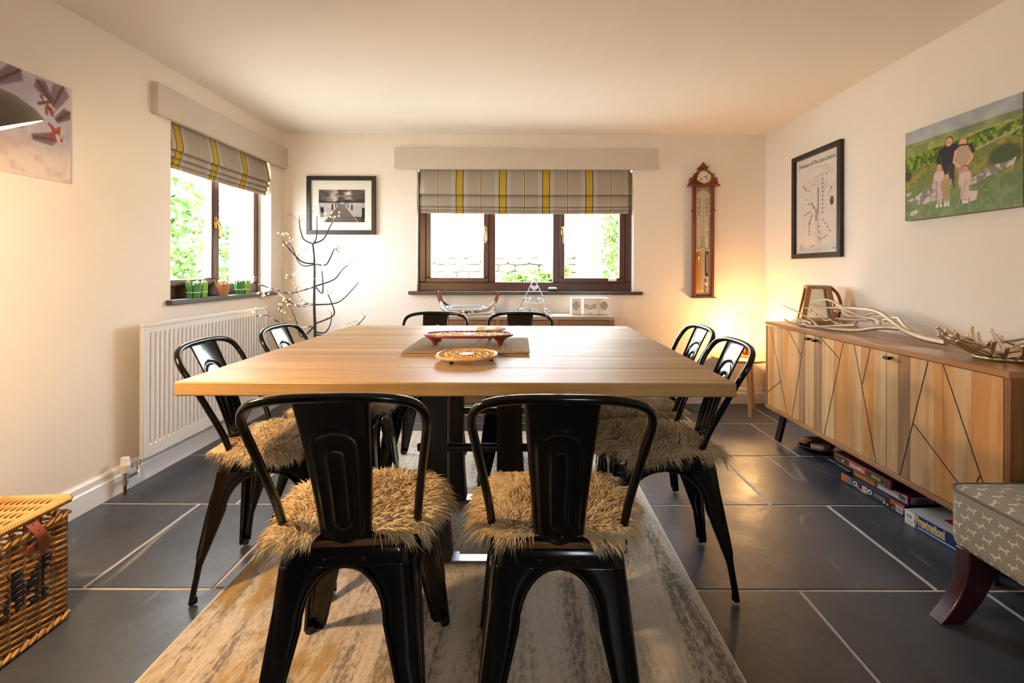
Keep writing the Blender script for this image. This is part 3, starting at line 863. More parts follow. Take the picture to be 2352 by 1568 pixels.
pierced(.098, .098, .024, rt, 'trivet_yellow', 'trivet_yellow', 'pierced_top', .030, 8, .008)
for k in range(3):
    a = -PI / 2 - .55 + k * 2 * PI / 3
    MB().lathe([(.006, 0), (.0065, .004), (.006, .019)], 10, Matrix.Translation((.082 * math.cos(a), .082 * math.sin(a), 0))).build('foot', 'black_plastic', rt)

# ------------------------------------------------------------------ sideboard
SX, SY0, SY1, SZ0, SZ1 = 1.58, 1.62, 3.25, .185, .74
sb = thing('sideboard', 'long mango wood sideboard with angular black inlay lines on splayed black legs', 'sideboard', (0, 0, 0))
D1 = XR - .012
MB().box(SX - .004, D1, SY0, SY1, SZ1 - .022, SZ1).build('top_panel', 'mango_top', sb, bevel=.002)
MB().box(SX - .002, D1, SY0, SY1, SZ0, SZ0 + .022).build('bottom_panel', 'mango_top', sb, bevel=.002)
MB().box(SX, D1, SY0, SY0 + .022, SZ0 + .022, SZ1 - .022).build('side_panel', 'mango_side', sb, bevel=.002)
MB().box(SX, D1, SY1 - .022, SY1, SZ0 + .022, SZ1 - .022).build('side_panel', 'mango_side', sb, bevel=.002)
MB().box(D1 - .01, D1, SY0 + .022, SY1 - .022, SZ0 + .022, SZ1 - .022).build('back_panel', 'mango_side', sb)
inlays = [((3.192, .727), (2.985, .21)), ((3.226, .286), (3.058, .394)), ((2.975, .724), (2.837, .584)), ((2.798, .721), (2.932, .21)), ((2.657, .721), (2.495, .629)),
          ((2.465, .723), (2.619, .207)), ((2.385, .718), (2.235, .209)), ((2.275, .722), (2.327, .538)), ((1.95, .727), (2.094, .212)), ((2.022, .45), (1.70, .215)),
          ((1.88, .726), (1.66, .21)), ((1.73, .357), (1.79, .212))]
drs = [(3.225, 2.710, 2.742), (2.706, 2.176, 2.676), (2.172, 1.645, 2.140)]
rb = random.Random(12)
for di, (ya, yb, yk) in enumerate(drs):
    d = bpy.data.objects.new('door', None); COL.objects.link(d); d.parent = sb
    y = ya; n = 0
    ws = [rb.uniform(.7, 1.3) for _ in range(6)]; tot = sum(ws)
    prev = None
    for w in ws:
        w = w / tot * (ya - yb); mt = rb.choice([q for q in ('mango_a', 'mango_b', 'mango_c', 'mango_a') if q != prev]); prev = mt
        o = MB().box(0, .018, -w / 2 + .0002, w / 2 - .0002, 0, SZ1 - SZ0 - .050).build('door_plank', mt, d)
        o.location = (SX + .001, y - w / 2, SZ0 + .025); y -= w
    for (p, q) in inlays:
        if not (yb - .02 < (p[0] + q[0]) / 2 < ya + .01): continue
        p = Vector((SX + .001, min(max(p[0], yb + .003), ya - .003), min(max(p[1], SZ0 + .026), SZ1 - .026))); q = Vector((SX + .001, min(max(q[0], yb + .003), ya - .003), min(max(q[1], SZ0 + .026), SZ1 - .026)))
        t = (q - p).normalized(); n_ = Vector((0, -t.z, t.y)) * .0022
        vs = [p + n_, p - n_, q - n_, q + n_]; vs = [v + Vector((-.0006, 0, 0)) for v in vs] + [v + Vector((.004, 0, 0)) for v in vs]
        MB().add(vs, [(0, 1, 2, 3), (7, 6, 5, 4), (0, 4, 5, 1), (1, 5, 6, 2), (2, 6, 7, 3), (3, 7, 4, 0)]).build('inlay_line', 'black_paint', d, smooth=False)
    kn = MB().tube([(SX + .002, yk, .695), (SX - .022, yk, .695)], .0045, 8); kn.tube([(SX - .022, yk - .015, .695), (SX - .022, yk + .015, .695)], .0075, 10)
    kn.build('knob', 'dark_knob', d)
for (yy, dy) in ((3.11, .04), (1.76, -.04)):
    for (xx, dx) in ((SX + .05, -.02), (D1 - .06, .02)):
        vs = []
        for z, k in ((0, 1), (SZ0, 0)):
            w = .026; cx, cy = xx + dx * k, yy + dy * k
            vs += [(cx - .010, cy - w, z), (cx + .010, cy - w, z), (cx + .010, cy + w, z), (cx - .010, cy + w, z)]
        MB().add(vs, [(3, 2, 1, 0), (4, 5, 6, 7), (0, 1, 5, 4), (1, 2, 6, 5), (2, 3, 7, 6), (3, 0, 4, 7)]).build('leg', 'black_paint', sb, smooth=False, bevel=.002)

# lantern
lt = thing('lantern', 'tapered wooden lantern with glass panes on the sideboard', 'lantern', (1.802, 3.06, SZ1), math.radians(-22))
for sx in (-1, 1):
    for sy in (-1, 1):
        vs = []
        for z, h in ((.03, .098), (.235, .062)):
            for ax, ay in ((0, 0), (.026, 0), (.026, .026), (0, .026)): vs.append((sx * (h - ax), sy * (h - ay), z))
        fs = [(0, 1, 5, 4), (1, 2, 6, 5), (2, 3, 7, 6), (3, 0, 4, 7), (3, 2, 1, 0), (4, 5, 6, 7)]
        MB().add(vs, fs if sx * sy > 0 else [tuple(reversed(f)) for f in fs]).build('corner_post', 'lantern_wood', lt, smooth=False)
MB().box(-.103, .103, -.103, .103, .006, .032).build('base', 'lantern_wood', lt, bevel=.003)
for sx in (-1, 1):
    for sy in (-1, 1): MB().lathe([(.008, 0), (.009, .007)], 10, Matrix.Translation((sx * .08, sy * .08, 0))).build('foot', 'black_plastic', lt)
b = MB().box(-.062, .062, -.062, .062, .218, .236)
b.build('top_rail', 'lantern_wood', lt, bevel=.002)
MB().box(-.058, .058, -.058, .058, .236, .242).build('top_cap', 'steel', lt, bevel=.002)
for k in range(4):
    r = Matrix.Rotation(k * PI / 2, 4, 'Z')
    MB().add([(-.08, -.094, .032), (.08, -.094, .032), (.052, -.056, .218), (-.052, -.056, .218)], [(0, 1, 2, 3)], r).build('glass_pane', 'lantern_glass', lt, smooth=False)
p = bez([(.062, -.03, .232), (.10, -.03, .19), (.118, -.03, .13), (.112, -.03, .075), (.104, -.03, .045)], 5)
MB().tube(p, .009, 8).build('leather_handle', 'leather', lt)

# silver branch
def X_at(y): return 1.80 - (y - 2.13) * .13
br = thing('branch_ornament', 'long silver metal branch ornament lying on the sideboard', 'ornament', (1.76, 2.5, SZ1))
def B(pts, r0, r1, dx=0.0, name='twig', parent=None, floor_z=SZ1):
    P_ = [Vector((X_at(y) + dx * (y - 2.336) if y > 2.336 else X_at(y), y, max(z, floor_z + 1.4 * r0 + .001))) - Vector((1.76, 2.5, SZ1)) for y, z in pts]
    q = bez(P_, 4); n = len(q)
    return MB().tube(q, [1.35 * (r0 + (r1 - r0) * i / (n - 1)) for i in range(n)], 7).build(name, 'pewter', parent or br)
mst = B([(2.125, .765), (2.193, .768), (2.262, .778), (2.336, .798)], .0125, .012, name='stem')
B([(2.336, .8), (2.402, .833), (2.466, .862), (2.561, .872), (2.719, .868), (2.835, .858), (2.99, .864)], .011, .0035, .05)
B([(2.336, .8), (2.447, .792), (2.561, .765), (2.687, .752), (2.784, .750), (2.87, .752), (2.98, .752), (3.048, .77)], .010, .004, -.12)
B([(2.719, .868), (2.801, .896), (2.861, .903), (2.956, .890)], .006, .0028, .05)
B([(2.447, .792), (2.473, .827), (2.554, .831), (2.626, .850), (2.703, .866)], .008, .003, -.04)
B([(2.561, .789), (2.656, .776), (2.759, .760), (2.835, .752)], .006, .003, -.2)
B([(2.792, .757), (2.843, .791), (2.924, .823), (3.048, .858)], .005, .002, -.14)
B([(2.402, .833), (2.50, .825), (2.60, .812), (2.70, .806), (2.80, .801)], .007, .003, .08)
B([(2.262, .778), (2.33, .82), (2.36, .845), (2.40, .84)], .007, .004, .1)
B([(2.60, .812), (2.63, .79), (2.68, .785)], .005, .002, .02)
B([(2.87, .752), (2.93, .775), (2.99, .772)], .004, .0025, -.12)
B([(2.466, .862), (2.55, .848), (2.62, .824), (2.72, .826)], .006, .003, .14)
B([(2.70, .868), (2.76, .846), (2.83, .838)], .004, .002, .1)
rb = random.Random(4)
for k in range(14):
    y = rb.uniform(2.4, 2.9); z = rb.uniform(.76, .86); B([(y, z), (y + .03, z + rb.uniform(-.01, .02)), (y + rb.uniform(.04, .08), z + rb.uniform(-.015, .03))], .004, .002, rb.uniform(-.2, .15))
# twig bowl
bw = thing('twig_bowl', 'silver metal bowl of interlaced twigs near the end of the sideboard', 'bowl', (1.765, 1.845, SZ1))
MB().tube([(.075 * math.cos(a), .075 * math.sin(a), .0072) for a in [2 * PI * k / 24 for k in range(24)]], .006, 7, closed=True).build('base_ring', 'pewter', bw)
rb = random.Random(21)
for k in range(26):
    a = 2 * PI * k / 26 + rb.uniform(-.12, .12); tw = rb.uniform(-.75, .75); R1 = rb.uniform(.145, .185); H1 = rb.uniform(.045, .095)
    pts = []
    for t in (0, .3, .6, .85, 1):
        r = .03 + (R1 - .03) * t; ang = a + tw * t; pts.append((r * math.cos(ang), r * math.sin(ang), .0115 + H1 * t ** 1.7 + rb.uniform(-.003, .004)))
    q = bez(pts, 4); n = len(q)
    o = MB().tube(q, [.0075 - .002 * i / n for i in range(n)], 7); o.sphere(q[-1], .0065, 5)
    o = o.build('twig', 'pewter', bw)
    j = q[int(n * .55)]; ang = math.atan2(j.y, j.x) + (.45 if tw < 0 else -.45)
    f = bez([j, Vector((.9 * R1 * math.cos(ang), .9 * R1 * math.sin(ang), j.z + .02)), Vector((1.02 * R1 * math.cos(ang), 1.02 * R1 * math.sin(ang), j.z + .03))], 4)
    MB().tube(f, .0055, 6).build('fork', 'pewter', o)

# ------------------------------------------------------------------ board games under the sideboard
M('box_green', '#12402f', .4); M('box_maroon', '#5a1822', .4); M('box_black', '#14121a', .35); M('box_white', '#d8d3cf', .5); M('box_blue', '#1f5fa8', .35)
M('box_red', '#8f1d22', .4); M('ink_white', '#f1efec', .5); M('ink_red', '#c3242b', .45); M('ink_yellow', '#e8b81f', .45); M('ink_gold', '#b78b3d', .45); M('ink_orange', '#c8622a', .5)
M('box_navy', '#20285c', .4); M('ink_green', '#3f9a45', .45); M('ink_grey', '#6d6f78', .5)
def game(name, lab, loc, rz, D, L, Hh, mat):          # local: front face at x=0 facing -x, runs along +y..; x depth D
    t = thing(name, lab, 'game box', loc, rz, 'board games under the sideboard')
    MB().box(0, D, 0, L, 0, Hh).build('box', mat, t, bevel=.0015)
    return t
def face(t, y0, y1, z0, z1, mat, name='print_panel', lift=.0006):
    return MB().box(-lift, 0, y0, y1, z0, z1).build(name, mat, t, smooth=False)
def ftext(t, s, y, z, size, mat, **kw):
    return text('lettering', s, size, mat, t, (-.0014, y, z), (0, -1, 0), (0, 0, 1), **kw)
g1 = game('game_box', 'long black game box with white lettering at the bottom of the stack under the sideboard', (1.655, 2.165, 0), math.radians(6), .25, .37, .050, 'box_black')
face(g1, .30, .37, .012, .050, 'ink_orange'); face(g1, 0, .075, .030, .050, 'ink_orange'); face(g1, .008, .045, .008, .036, 'ink_white', 'barcode', .0009); face(g1, 0, .37, .0485, .050, 'box_blue', lift=.001)
for k in range(7): face(g1, .012 + k * .0045, .014 + k * .0045, .011, .033, 'black_paint', 'barcode_bar', .0012)
MB().lathe([(.019, -.001), (.019, .0012)], 20, Matrix.Translation((0, .315, .030)) @ Matrix.Rotation(math.radians(-90), 4, 'Y')).build('badge', 'ink_grey', g1)
ftext(g1, 'CL', .292, .019, .029, 'ink_white', off=.0009); ftext(g1, 'U', .256, .017, .034, 'ink_red', off=.0012); ftext(g1, 'EDO', .234, .019, .029, 'ink_white', off=.0009)
face(g1, .20, .262, .0115, .0145, 'ink_white'); face(g1, .218, .24, .0075, .0105, 'ink_yellow')
face(g1, .10, .165, .018, .036, 'ink_grey')
ftext(g1, 'CE', .066, .012, .011, 'ink_white'); MB().lathe([(.005, -.001), (.005, .001)], 12, Matrix.Translation((0, .107, .016)) @ Matrix.Rotation(math.radians(-90), 4, 'Y')).build('badge', 'ink_white', g1); face(g1, .084, .094, .011, .020, 'ink_yellow')
g2 = game('game_box', 'red and white game box lying on the black one under the sideboard', (1.672, 2.165, .0505), math.radians(4), .26, .33, .040, 'box_red')
face(g2, .008, .17, .005, .036, 'box_white'); face(g2, .014, .05, .010, .030, 'ink_grey', 'barcode', .0009)
face(g2, .19, .32, .006, .034, 'ink_gold')
o = MB().box(.010, .255, -.0006, 0, .005, .035).build('print_panel', 'box_white', g2, smooth=False)
o = MB().box(.115, .235, -.0010, 0, .008, .032).build('print_panel', 'box_maroon', g2, smooth=False)
text('lettering', 'MONOPOLY', .024, 'ink_white', g2, (.120, -.0016, .0115), (1, 0, 0), (0, 0, 1), sx=.86)
text('lettering', 'The Property', .0085, 'box_maroon', g2, (.06, -.0012, .021), (1, 0, 0), (0, 0, 1), align='CENTER'); text('lettering', 'Trading Board Game', .0085, 'box_maroon', g2, (.06, -.0012, .011), (1, 0, 0), (0, 0, 1), align='CENTER')
g3 = game('game_box', 'dark green and maroon game box with red name plate on top of the stack', (1.642, 2.225, .0910), math.radians(4), .20, .37, .040, 'box_maroon')
face(g3, .036, .345, .003, .037, 'ink_gold'); face(g3, .039, .342, .005, .035, 'box_green', lift=.0009); face(g3, .145, .262, .006, .034, 'ink_red', lift=.0012)
ftext(g3, 'SCRABBLE', .2535, .012, .0232, 'ink_white', off=.0004, sx=.92)
face(g3, .285, .325, .010, .028, 'box_maroon', lift=.0012); face(g3, .295, .312, .012, .022, 'ink_yellow', lift=.0014); face(g3, .06, .115, .012, .027, 'ink_gold', lift=.0012); face(g3, .006, .022, .020, .030, 'ink_red', lift=.0012); face(g3, .352, .365, .020, .034, 'ink_red', lift=.0012)
g4 = game('game_box', 'small black game box with gold border next to the top box', (1.850, 2.18, .0910), math.radians(2), .10, .26, .036, 'box_black')
MB().box(.012, .095, -.0006, 0, .004, .032).build('print_panel', 'ink_gold', g4, smooth=False); MB().box(.014, .093, -.001, 0, .006, .030).build('print_panel', 'box_black', g4, smooth=False)
g5 = game('game_box', 'white and blue game box with yellow lettering on the floor by the patterned chair', (1.660, 1.775, 0), math.radians(5), .25, .355, .058, 'box_blue')
face(g5, .305, .355, 0.0, .0575, 'ink_white', lift=.0012); face(g5, 0, .305, .014, .0575, 'box_navy', lift=.0009)
ftext(g5, 'Frustration!', .302, .021, .046, 'ink_white', off=.0028, sx=.60, ext=.0005); ftext(g5, 'Frustration!', .302, .021, .046, 'ink_yellow', off=.0006, sx=.60, ext=.0009)
face(g5, .12, .29, .007, .010, 'ink_white', lift=.0011); ftext(g5, 'M', .345, .030, .016, 'ink_red'); ftext(g5, 'B', .330, .030, .016, 'box_blue'); face(g5, .315, .345, .014, .016, 'ink_grey', lift=.0014); face(g5, .300, .308, .016, .034, 'ink_green', lift=.0015)
MB().box(.004, .245, .004, .35, .058, .0586).build('lid_print', 'box_white', g5, smooth=False)
MB().prism([(.06, .14), (.12, .10), (.16, .16), (.14, .24), (.07, .25)], .0586, .0589).build('lid_print', 'ink_red', g5, smooth=False)
MB().prism([(.01, .01), (.24, .01), (.24, .05), (.10, .09), (.01, .12)], .0586, .0589).build('lid_print', 'ink_green', g5, smooth=False)
MB().prism([(.16, .05), (.24, .055), (.24, .075), (.12, .10)], .0586, .059).build('lid_print', 'ink_yellow', g5, smooth=False)
# small black dish and cable at the far end
ds = thing('black_dish', 'shallow glossy black dish under the far end of the sideboard', 'dish', (1.78, 2.995, 0))
MB().lathe([(.05, 0), (.10, .006), (.135, .03), (.14, .036), (.134, .036), (.10, .014), (.001, .010)], 32).build('dish', 'black_metal', ds)
MB().lathe([(.02, .0), (.032, .01), (.032, .025), (.012, .032), (.001, .032)], 18, Matrix.Translation((-.05, .06, .012))).build('contents', 'terracotta', ds)
def curve_thing(name, lab, cat, pts, r, mat, n=6):
    o = MB().tube(bez(pts, n), r, 6).build(name, mat); return tag(o, lab, cat)
curve_thing('cable_coil', 'thin black cable coiled on the tiles beside the black dish', 'cable', [(1.70, 2.90, .003), (1.67, 2.86, .003), (1.66, 2.82, .004), (1.68, 2.80, .006), (1.70, 2.83, .008), (1.69, 2.87, .009), (1.67, 2.86, .010), (1.71, 2.80, .003), (1.74, 2.76, .003)], .0018, 'cable')
# ------------------------------------------------------------------ side table and bulb lamp
st = thing('side_table', 'small round oak side table with splayed legs in the corner', 'table', (1.660, 3.80, 0))
MB().lathe([(.001, .395), (.18, .395), (.212, .407), (.215, .413), (.212, .418), (.001, .418)], 48).build('tabletop', 'table_oak', st)
for k in range(3):
    a = math.radians(-90 + 120 * k); c, s = math.cos(a), math.sin(a)
    MB().tube([(.155 * c, .155 * s, 0), (.115 * c, .115 * s, .396)], [.0125, .017], 12).build('leg', 'leg_oak', st)
LX, LY, LZ = 1.690, 3.78, .418
lm = thing('bulb_lamp', 'copper table lamp with a large bare filament globe, lit, on the side table', 'lamp', (LX, LY, LZ))
MB().lathe([(.052, 0), (.053, .012), (.050, .016), (.001, .016)], 28).build('base', 'leg_oak', lm)
MB().lathe([(.027, .016), (.027, .068), (.024, .072), (.018, .075)], 24).build('holder', 'copper', lm)
MB().lathe([(.014, .072), (.017, .095), (.028, .115), (.052, .138), (.078, .165), (.096, .205), (.101, .245), (.094, .288), (.074, .322), (.044, .342), (.018, .350), (.001, .351)], 32, cap=False).build('glass_globe', 'bulb_glass', lm)
f = MB(); pts = []
for k in range(60):
    t = k / 59; a = t * 2 * PI * 7; pts.append(((.010 + .010 * math.sin(t * PI)) * math.cos(a), (.010 + .010 * math.sin(t * PI)) * math.sin(a), .110 + .085 * t))
MB().tube(pts, .0013, 5).build('filament', 'filament', lm)
MB().lathe([(.010, .074), (.006, .106), (.003, .110)], 12).build('stem', 'brass', lm)
pl = bpy.data.lights.new('bulb_light', 'POINT'); pl.energy = 10.5; pl.color = (1, .60, .25); pl.shadow_soft_size = .03
plo = bpy.data.objects.new('bulb_light', pl); COL.objects.link(plo); plo.location = (0, 0, .17); plo.parent = lm
curve_thing('lamp_cable', 'black lamp cable lying on the floor by the skirting board', 'cable', [(1.60, 3.96, .004), (1.45, 3.86, .004), (1.34, 3.78, .004), (1.28, 3.86, .004), (1.25, 3.97, .004)], .003, 'cable')

# ------------------------------------------------------------------ barometer clock on the back wall
bc = thing('barometer_clock', 'tall narrow antique mahogany barometer with a clock in its carved hood', 'barometer', (1.448, YB, .848))
def back_prism(poly, d0, d1, name, mat, parent=bc, bevel=0):          # polygon in x,z ; d: distance from wall
    m4 = Matrix(((1, 0, 0, 0), (0, 0, 1, 0), (0, 1, 0, 0), (0, 0, 0, 1)))
    return MB().prism(list(reversed(poly)), -d1, -d0, m4).build(name, mat, parent, bevel=bevel)
back_prism([(-.083, .02), (.083, .02), (.083, .91), (-.083, .91)], 0, .02, 'case_back', 'clock_wood')
for sx in (-1, 1):
    back_prism([(sx * .072 - .012, .015), (sx * .072 + .012, .015), (sx * .074 + .012, .90), (sx * .074 - .012, .90)], .018, .045, 'side_rail', 'clock_wood', bevel=.004)
back_prism([(-.097, 0), (.097, 0), (.097, .012), (-.097, .012)], 0, .052, 'base_moulding', 'clock_wood', bevel=.004)
back_prism([(-.128, .895), (.128, .895), (.128, .903), (.118, .908), (-.118, .908), (-.128, .903)], 0, .06, 'hood_shelf', 'clock_wood', bevel=.003)
hood = [(-.118, .908), (-.116, .925), (-.108, .935), (-.112, .95), (-.104, .965), (-.088, .972), (-.078, .968), (-.076, .985), (-.064, 1.0), (-.05, 1.012), (-.036, 1.024), (0, 1.032)]
hood = hood + [(-x, z) for x, z in reversed(hood[:-1])]
back_prism(list(reversed(hood)), 0, .04, 'hood', 'clock_wood', bevel=.004)
for sx in (-1, 1):
    MB().sphere((sx * .094, -.042, .945), .017, 8).build('hood_scroll', 'clock_wood', bc); MB().sphere((sx * .072, -.042, .985), .012, 8).build('hood_scroll', 'clock_wood', bc)
fin = [(-.05, 1.03), (-.045, 1.045), (-.03, 1.05), (-.022, 1.066), (-.008, 1.072), (-.004, 1.088), (.008, 1.09), (.010, 1.074), (.022, 1.068), (.026, 1.058), (.045, 1.06), (.038, 1.046), (.03, 1.03)]
back_prism(list(reversed(fin)), .005, .03, 'carved_crest', 'clock_wood', bevel=.004)
m4 = Matrix.Translation((0, -.040, .965)) @ Matrix.Rotation(math.radians(90), 4, 'X')
MB().lathe([(.001, .004), (.050, .004), (.050, 0)], 36, m4).build('clock_dial', 'paper', bc)
MB().tube([(.052 * math.cos(a), -.044, .965 + .052 * math.sin(a)) for a in [2 * PI * k / 36 for k in range(36)]], .0045, 6, closed=True).build('dial_bezel', 'brass', bc)
for k in range(12):
    a = 2 * PI * k / 12; c, s = math.cos(a), math.sin(a)
    MB().tube([(.036 * c, -.0448, .965 + .036 * s), (.044 * c, -.0448, .965 + .044 * s)], .0016, 4).build('hour_mark', 'black_paint', bc)
MB().tube([(0, -.047, .965), (.030, -.047, .978)], .0018, 5).build('minute_hand', 'black_paint', bc); MB().tube([(0, -.047, .965), (.018, -.047, .969)], .0022, 5).build('hour_hand', 'black_paint', bc)
for sx in (-1, 1): MB().sphere((sx * .024, -.0445, .952), .005, 6).build('winding_hole', 'black_paint', bc)
pc = Pic(46, 250, '#d9cdb8')
nz = pc.noise(20, 110, 3, 2); pc.put((nz > .55) & (pc.V > .42), '#9d8f78', .5)
pc.poly([(.02, .93), (.5, .985), (.98, .93), (.98, 1), (.02, 1)], '#8d8069', .7)
for x0 in (.06, .62):
    pc.line([(x0, .43), (x0, .72), (x0 + .16, .755), (x0 + .32, .72), (x0 + .32, .43), (x0, .43)], .02, '#6f6350', .9)
    for k in range(9): pc.line([(x0 + .05, .45 + k * .025), (x0 + .27, .45 + k * .025)], .010, '#8d8069', .6)
    pc.poly([(x0, .76), (x0 + .32, .76), (x0 + .32, .90), (x0, .90)], '#b0a48d', .7)
    for k in range(4): pc.line([(x0, .77 + k * .04), (x0 + .32, .77 + k * .04)], .014, '#5f5442', .8)
pc.poly([(.38, .55), (.62, .55), (.62, .95), (.38, .95)], '#e4dac6')
for k in range(10):
    for x in (.33, .58): pc.line([(x, .80 + k * .015), (x + .08, .80 + k * .015)], .008, '#6b5f4c')
pc.poly([(.03, .03), (.42, .03), (.42, .385), (.32, .405), (.13, .405), (.03, .385)], '#b98d52')
me = pc.mesh('scale_paper', .122, .86, frame_mat((-.061, -.0205, .03), (1, 0, 0), (0, 0, 1)), 'print_matt'); link('scale_paper', me, MATS['print_matt'], bc)
MB().tube([(0, -.028, .06), (0, -.028, .86)], .0045, 8).build('mercury_tube', 'cup_glass', bc)
MB().box(.018, .042, -.030, -.021, .17, .375).build('thermometer_board', 'clock_wood', bc, bevel=.006)
MB().tube([(.030, -.032, .20), (.030, -.032, .35)], .0022, 6).build('thermometer', 'ink_white', bc); MB().sphere((.030, -.032, .195), .006, 6).build('thermometer_bulb', 'black_paint', bc)
MB().tube([(-.036, -.028, .08), (-.036, -.028, .33)], .0025, 6).build('storm_glass', 'cup_glass', bc)
for z, x in ((.33, -.036), (.40, 0), (.86, 0)): MB().box(x - .013, x + .013, -.034, -.021, z - .004, z + .004).build('brass_clip', 'brass', bc, bevel=.002)
MB().box(.014, .032, -.026, -.021, .125, .155).build('small_plate', 'brass', bc); 
for z in (.05, .07, .09): MB().sphere((.024, -.030, z), .008, 6).build('brass_weight', 'brass', bc)
for sx in (-1, 1): MB().sphere((sx * .092, -.03, .70), .007, 6).build('side_knob', 'clock_wood', bc)

# ------------------------------------------------------------------ framed and canvas pictures
def frame4(t, W, Hh, fw, depth, mat, m4):
    for (x0, x1, z0, z1) in ((0, W, 0, fw), (0, W, Hh - fw, Hh), (0, fw, fw, Hh - fw), (W - fw, W, fw, Hh - fw)):
        MB().box(x0, x1, z0, z1, 0, depth, m4).build('frame_rail', mat, t, bevel=.002)
# pier photograph on the back wall
pf = thing('framed_photograph', 'framed black and white photograph of a jetty on a lake, white mount', 'picture', (-1.737, YB, 1.352))
W, Hh = .557, .468; m4 = frame_mat((0, 0, 0), (1, 0, 0), (0, 0, 1))
frame4(pf, W, Hh, .034, .022, 'frame_black', m4)
MB().box(.03, W - .03, .03, Hh - .03, .004, .008, m4).build('mount', 'mount_card', pf)
p = Pic(190, 134, '#3a3735')
cl = p.noise(5, 7, 4, 5); sky = p.V > .60
lum = .22 + .75 * np.clip((cl - .42) * 3.2, 0, 1) * np.exp(-((p.U - .55) / .38) ** 2) + .12 * p.noise(4, 12, 8, 3)
p.a[sky] = (np.stack([lum] * 3, -1) * np.array([.93, .88, .84]))[sky]
wa = .55 + .25 * p.noise(3, 40, 9, 3); m = p.V <= .60; p.a[m] = (np.stack([wa] * 3, -1) * np.array([1, .96, .93]))[m]
p.poly([(0, .60), (0, .655), (.12, .66), (.25, .635), (.4, .64), (.52, .66), (.63, .70), (.72, .67), (.85, .68), (1, .725), (1, .60)], '#2a2624')
p.poly([(.72, 0), (.72, .18), (1, .16), (1, 0)], '#3b302a')
p.poly([(.12, 0), (.47, .585), (.53, .585), (.86, 0)], '#6f665f')
for k in range(26):
    v = .56 * (1 - (k / 26) ** .62); w = .19 * (.6 - v); p.line([(.5 - .62 * (.6 - v), v), (.5 + .60 * (.6 - v), v)], .0035 + .004 * (.6 - v), '#3c3530', .75)
p.line([(.53, .585), (.86, 0)], .006, '#d8d2cc'); p.ell(.5, .585, .022, .018, '#f0ece8')
for sx, d in ((-1, .06), (-1, .095), (-1, .14), (-1, .215), (-1, .45), (1, .06), (1, .09), (1, .14), (1, .23), (1, .50)):
    x = .5 + sx * d * .95; b0 = .58 - d * .95; h = .06 + d * .55; p.poly([(x - d * .085, b0), (x + d * .085, b0), (x + d * .085, b0 + h), (x - d * .085, b0 + h)], '#1e1a18')
me = p.mesh('photo_print', .372, .262, m4 @ Matrix.Translation((.095, .098, .0085)), 'print_matt'); link('photo_print', me, MATS['print_matt'], pf)
MB().box(.03, W - .03, .03, Hh - .03, .012, .014, m4).build('picture_glass', 'picture_glass', pf, smooth=False)

# map poster on the right wall (runs towards the camera along -Y)
ps = thing('framed_poster', 'black framed white poster of a tube style map on the side wall above the sideboard', 'picture', (XR, 3.605, 1.153))
W, Hh = .553, .720; m4 = frame_mat((0, 0, 0), (0, -1, 0), (0, 0, 1))
frame4(ps, W, Hh, .034, .026, 'frame_black', m4)
MB().box(.02, W - .02, .02, Hh - .02, .002, .006, m4).build('mount', 'mount_card', ps)
p = Pic(180, 260, '#e6ddd3')
G_ = '#7d756c'; Rr = '#b3453c'
def mp(pts): return [((x - 130) / 540, 1 - (y - 330 + (x - 130) * .36 * max(0, 1 - (y - 330) / 1300)) / 1130) for x, y in pts]
def pl_(pts, w, c): p.line(pts, w * .8, c, .6)
pl_([(.27, .88), (.73, .88), (.80, .82)], .004, G_); pl_([(.27, .88), (.12, .70), (.12, .52), (.2, .45), (.2, .18), (.50, .18), (.64, .04), (.80, .04), (.93, .10)], .004, G_)
pl_([(.42, .78), (.83, .80)], .005, Rr); pl_([(.42, .78), (.36, .66), (.20, .74)], .004, '#a98a7c'); pl_([(.25, .80), (.42, .70)], .004, G_)
pl_([(.55, .76), (.55, .10)], .004, G_); pl_([(.38, .66), (.50, .75)], .004, G_); pl_([(.66, .80), (.66, .35), (.80, .24)], .003, G_); pl_([(.87, .82), (.87, .60)], .004, '#b7ab6a')
pl_([(.20, .42), (.42, .46)], .004, Rr); pl_([(.45, .48), (.32, .36), (.32, .18)], .004, G_); pl_([(.55, .44), (.48, .30), (.38, .18)], .004, G_); pl_([(.60, .20), (.85, .22)], .003, '#b59a4a')
for pts in ([(.75, .72), (.68, .60)], [(.86, .62), (.78, .55)], [(.40, .40), (.34, .28)], [(.54, .42), (.54, .22)], [(.22, .70), (.26, .67)], [(.40, .62), (.40, .57)]): p.line(pts, .014, '#a9b7d4', .8)
rg = random.Random(7); cols = ['#2b2f2d', '#a23a36', '#2b2f2d', '#6f2f2c', '#1f4a3a']
def dots(x0, y0, x1, y1, n):
    for k in range(n):
        t = k / max(1, n - 1); p.ell(x0 + (x1 - x0) * t, y0 + (y1 - y0) * t, .0125, .0095, rg.choice(cols))
dots(.17, .72, .25, .665, 4); dots(.55, .66, .55, .40, 13); dots(.66, .74, .66, .40, 9); dots(.30, .515, .40, .515, 3); dots(.40, .50, .46, .455, 5); dots(.50, .44, .50, .33, 7); dots(.40, .39, .33, .31, 5); dots(.33, .30, .32, .19, 5)
dots(.20, .40, .34, .42, 4); dots(.67, .32, .83, .20, 4); dots(.57, .26, .58, .14, 3); dots(.60, .12, .76, .16, 4); dots(.25, .57, .26, .57, 1); dots(.76, .78, .77, .78, 1); dots(.86, .63, .86, .63, 1); dots(.33, .65, .34, .65, 1)
for k in range(60): 
    x, y = rg.uniform(.12, .88), rg.uniform(.12, .82); p.line([(x, y), (x + rg.uniform(.03, .06), y)], .0022, '#9b928a', .5)
p.ell(.87, .50, .045, .045, '#2f2a20'); p.ell(.87, .50, .033, .034, '#7d7340'); p.ell(.87, .49, .018, .02, '#2f2a20')
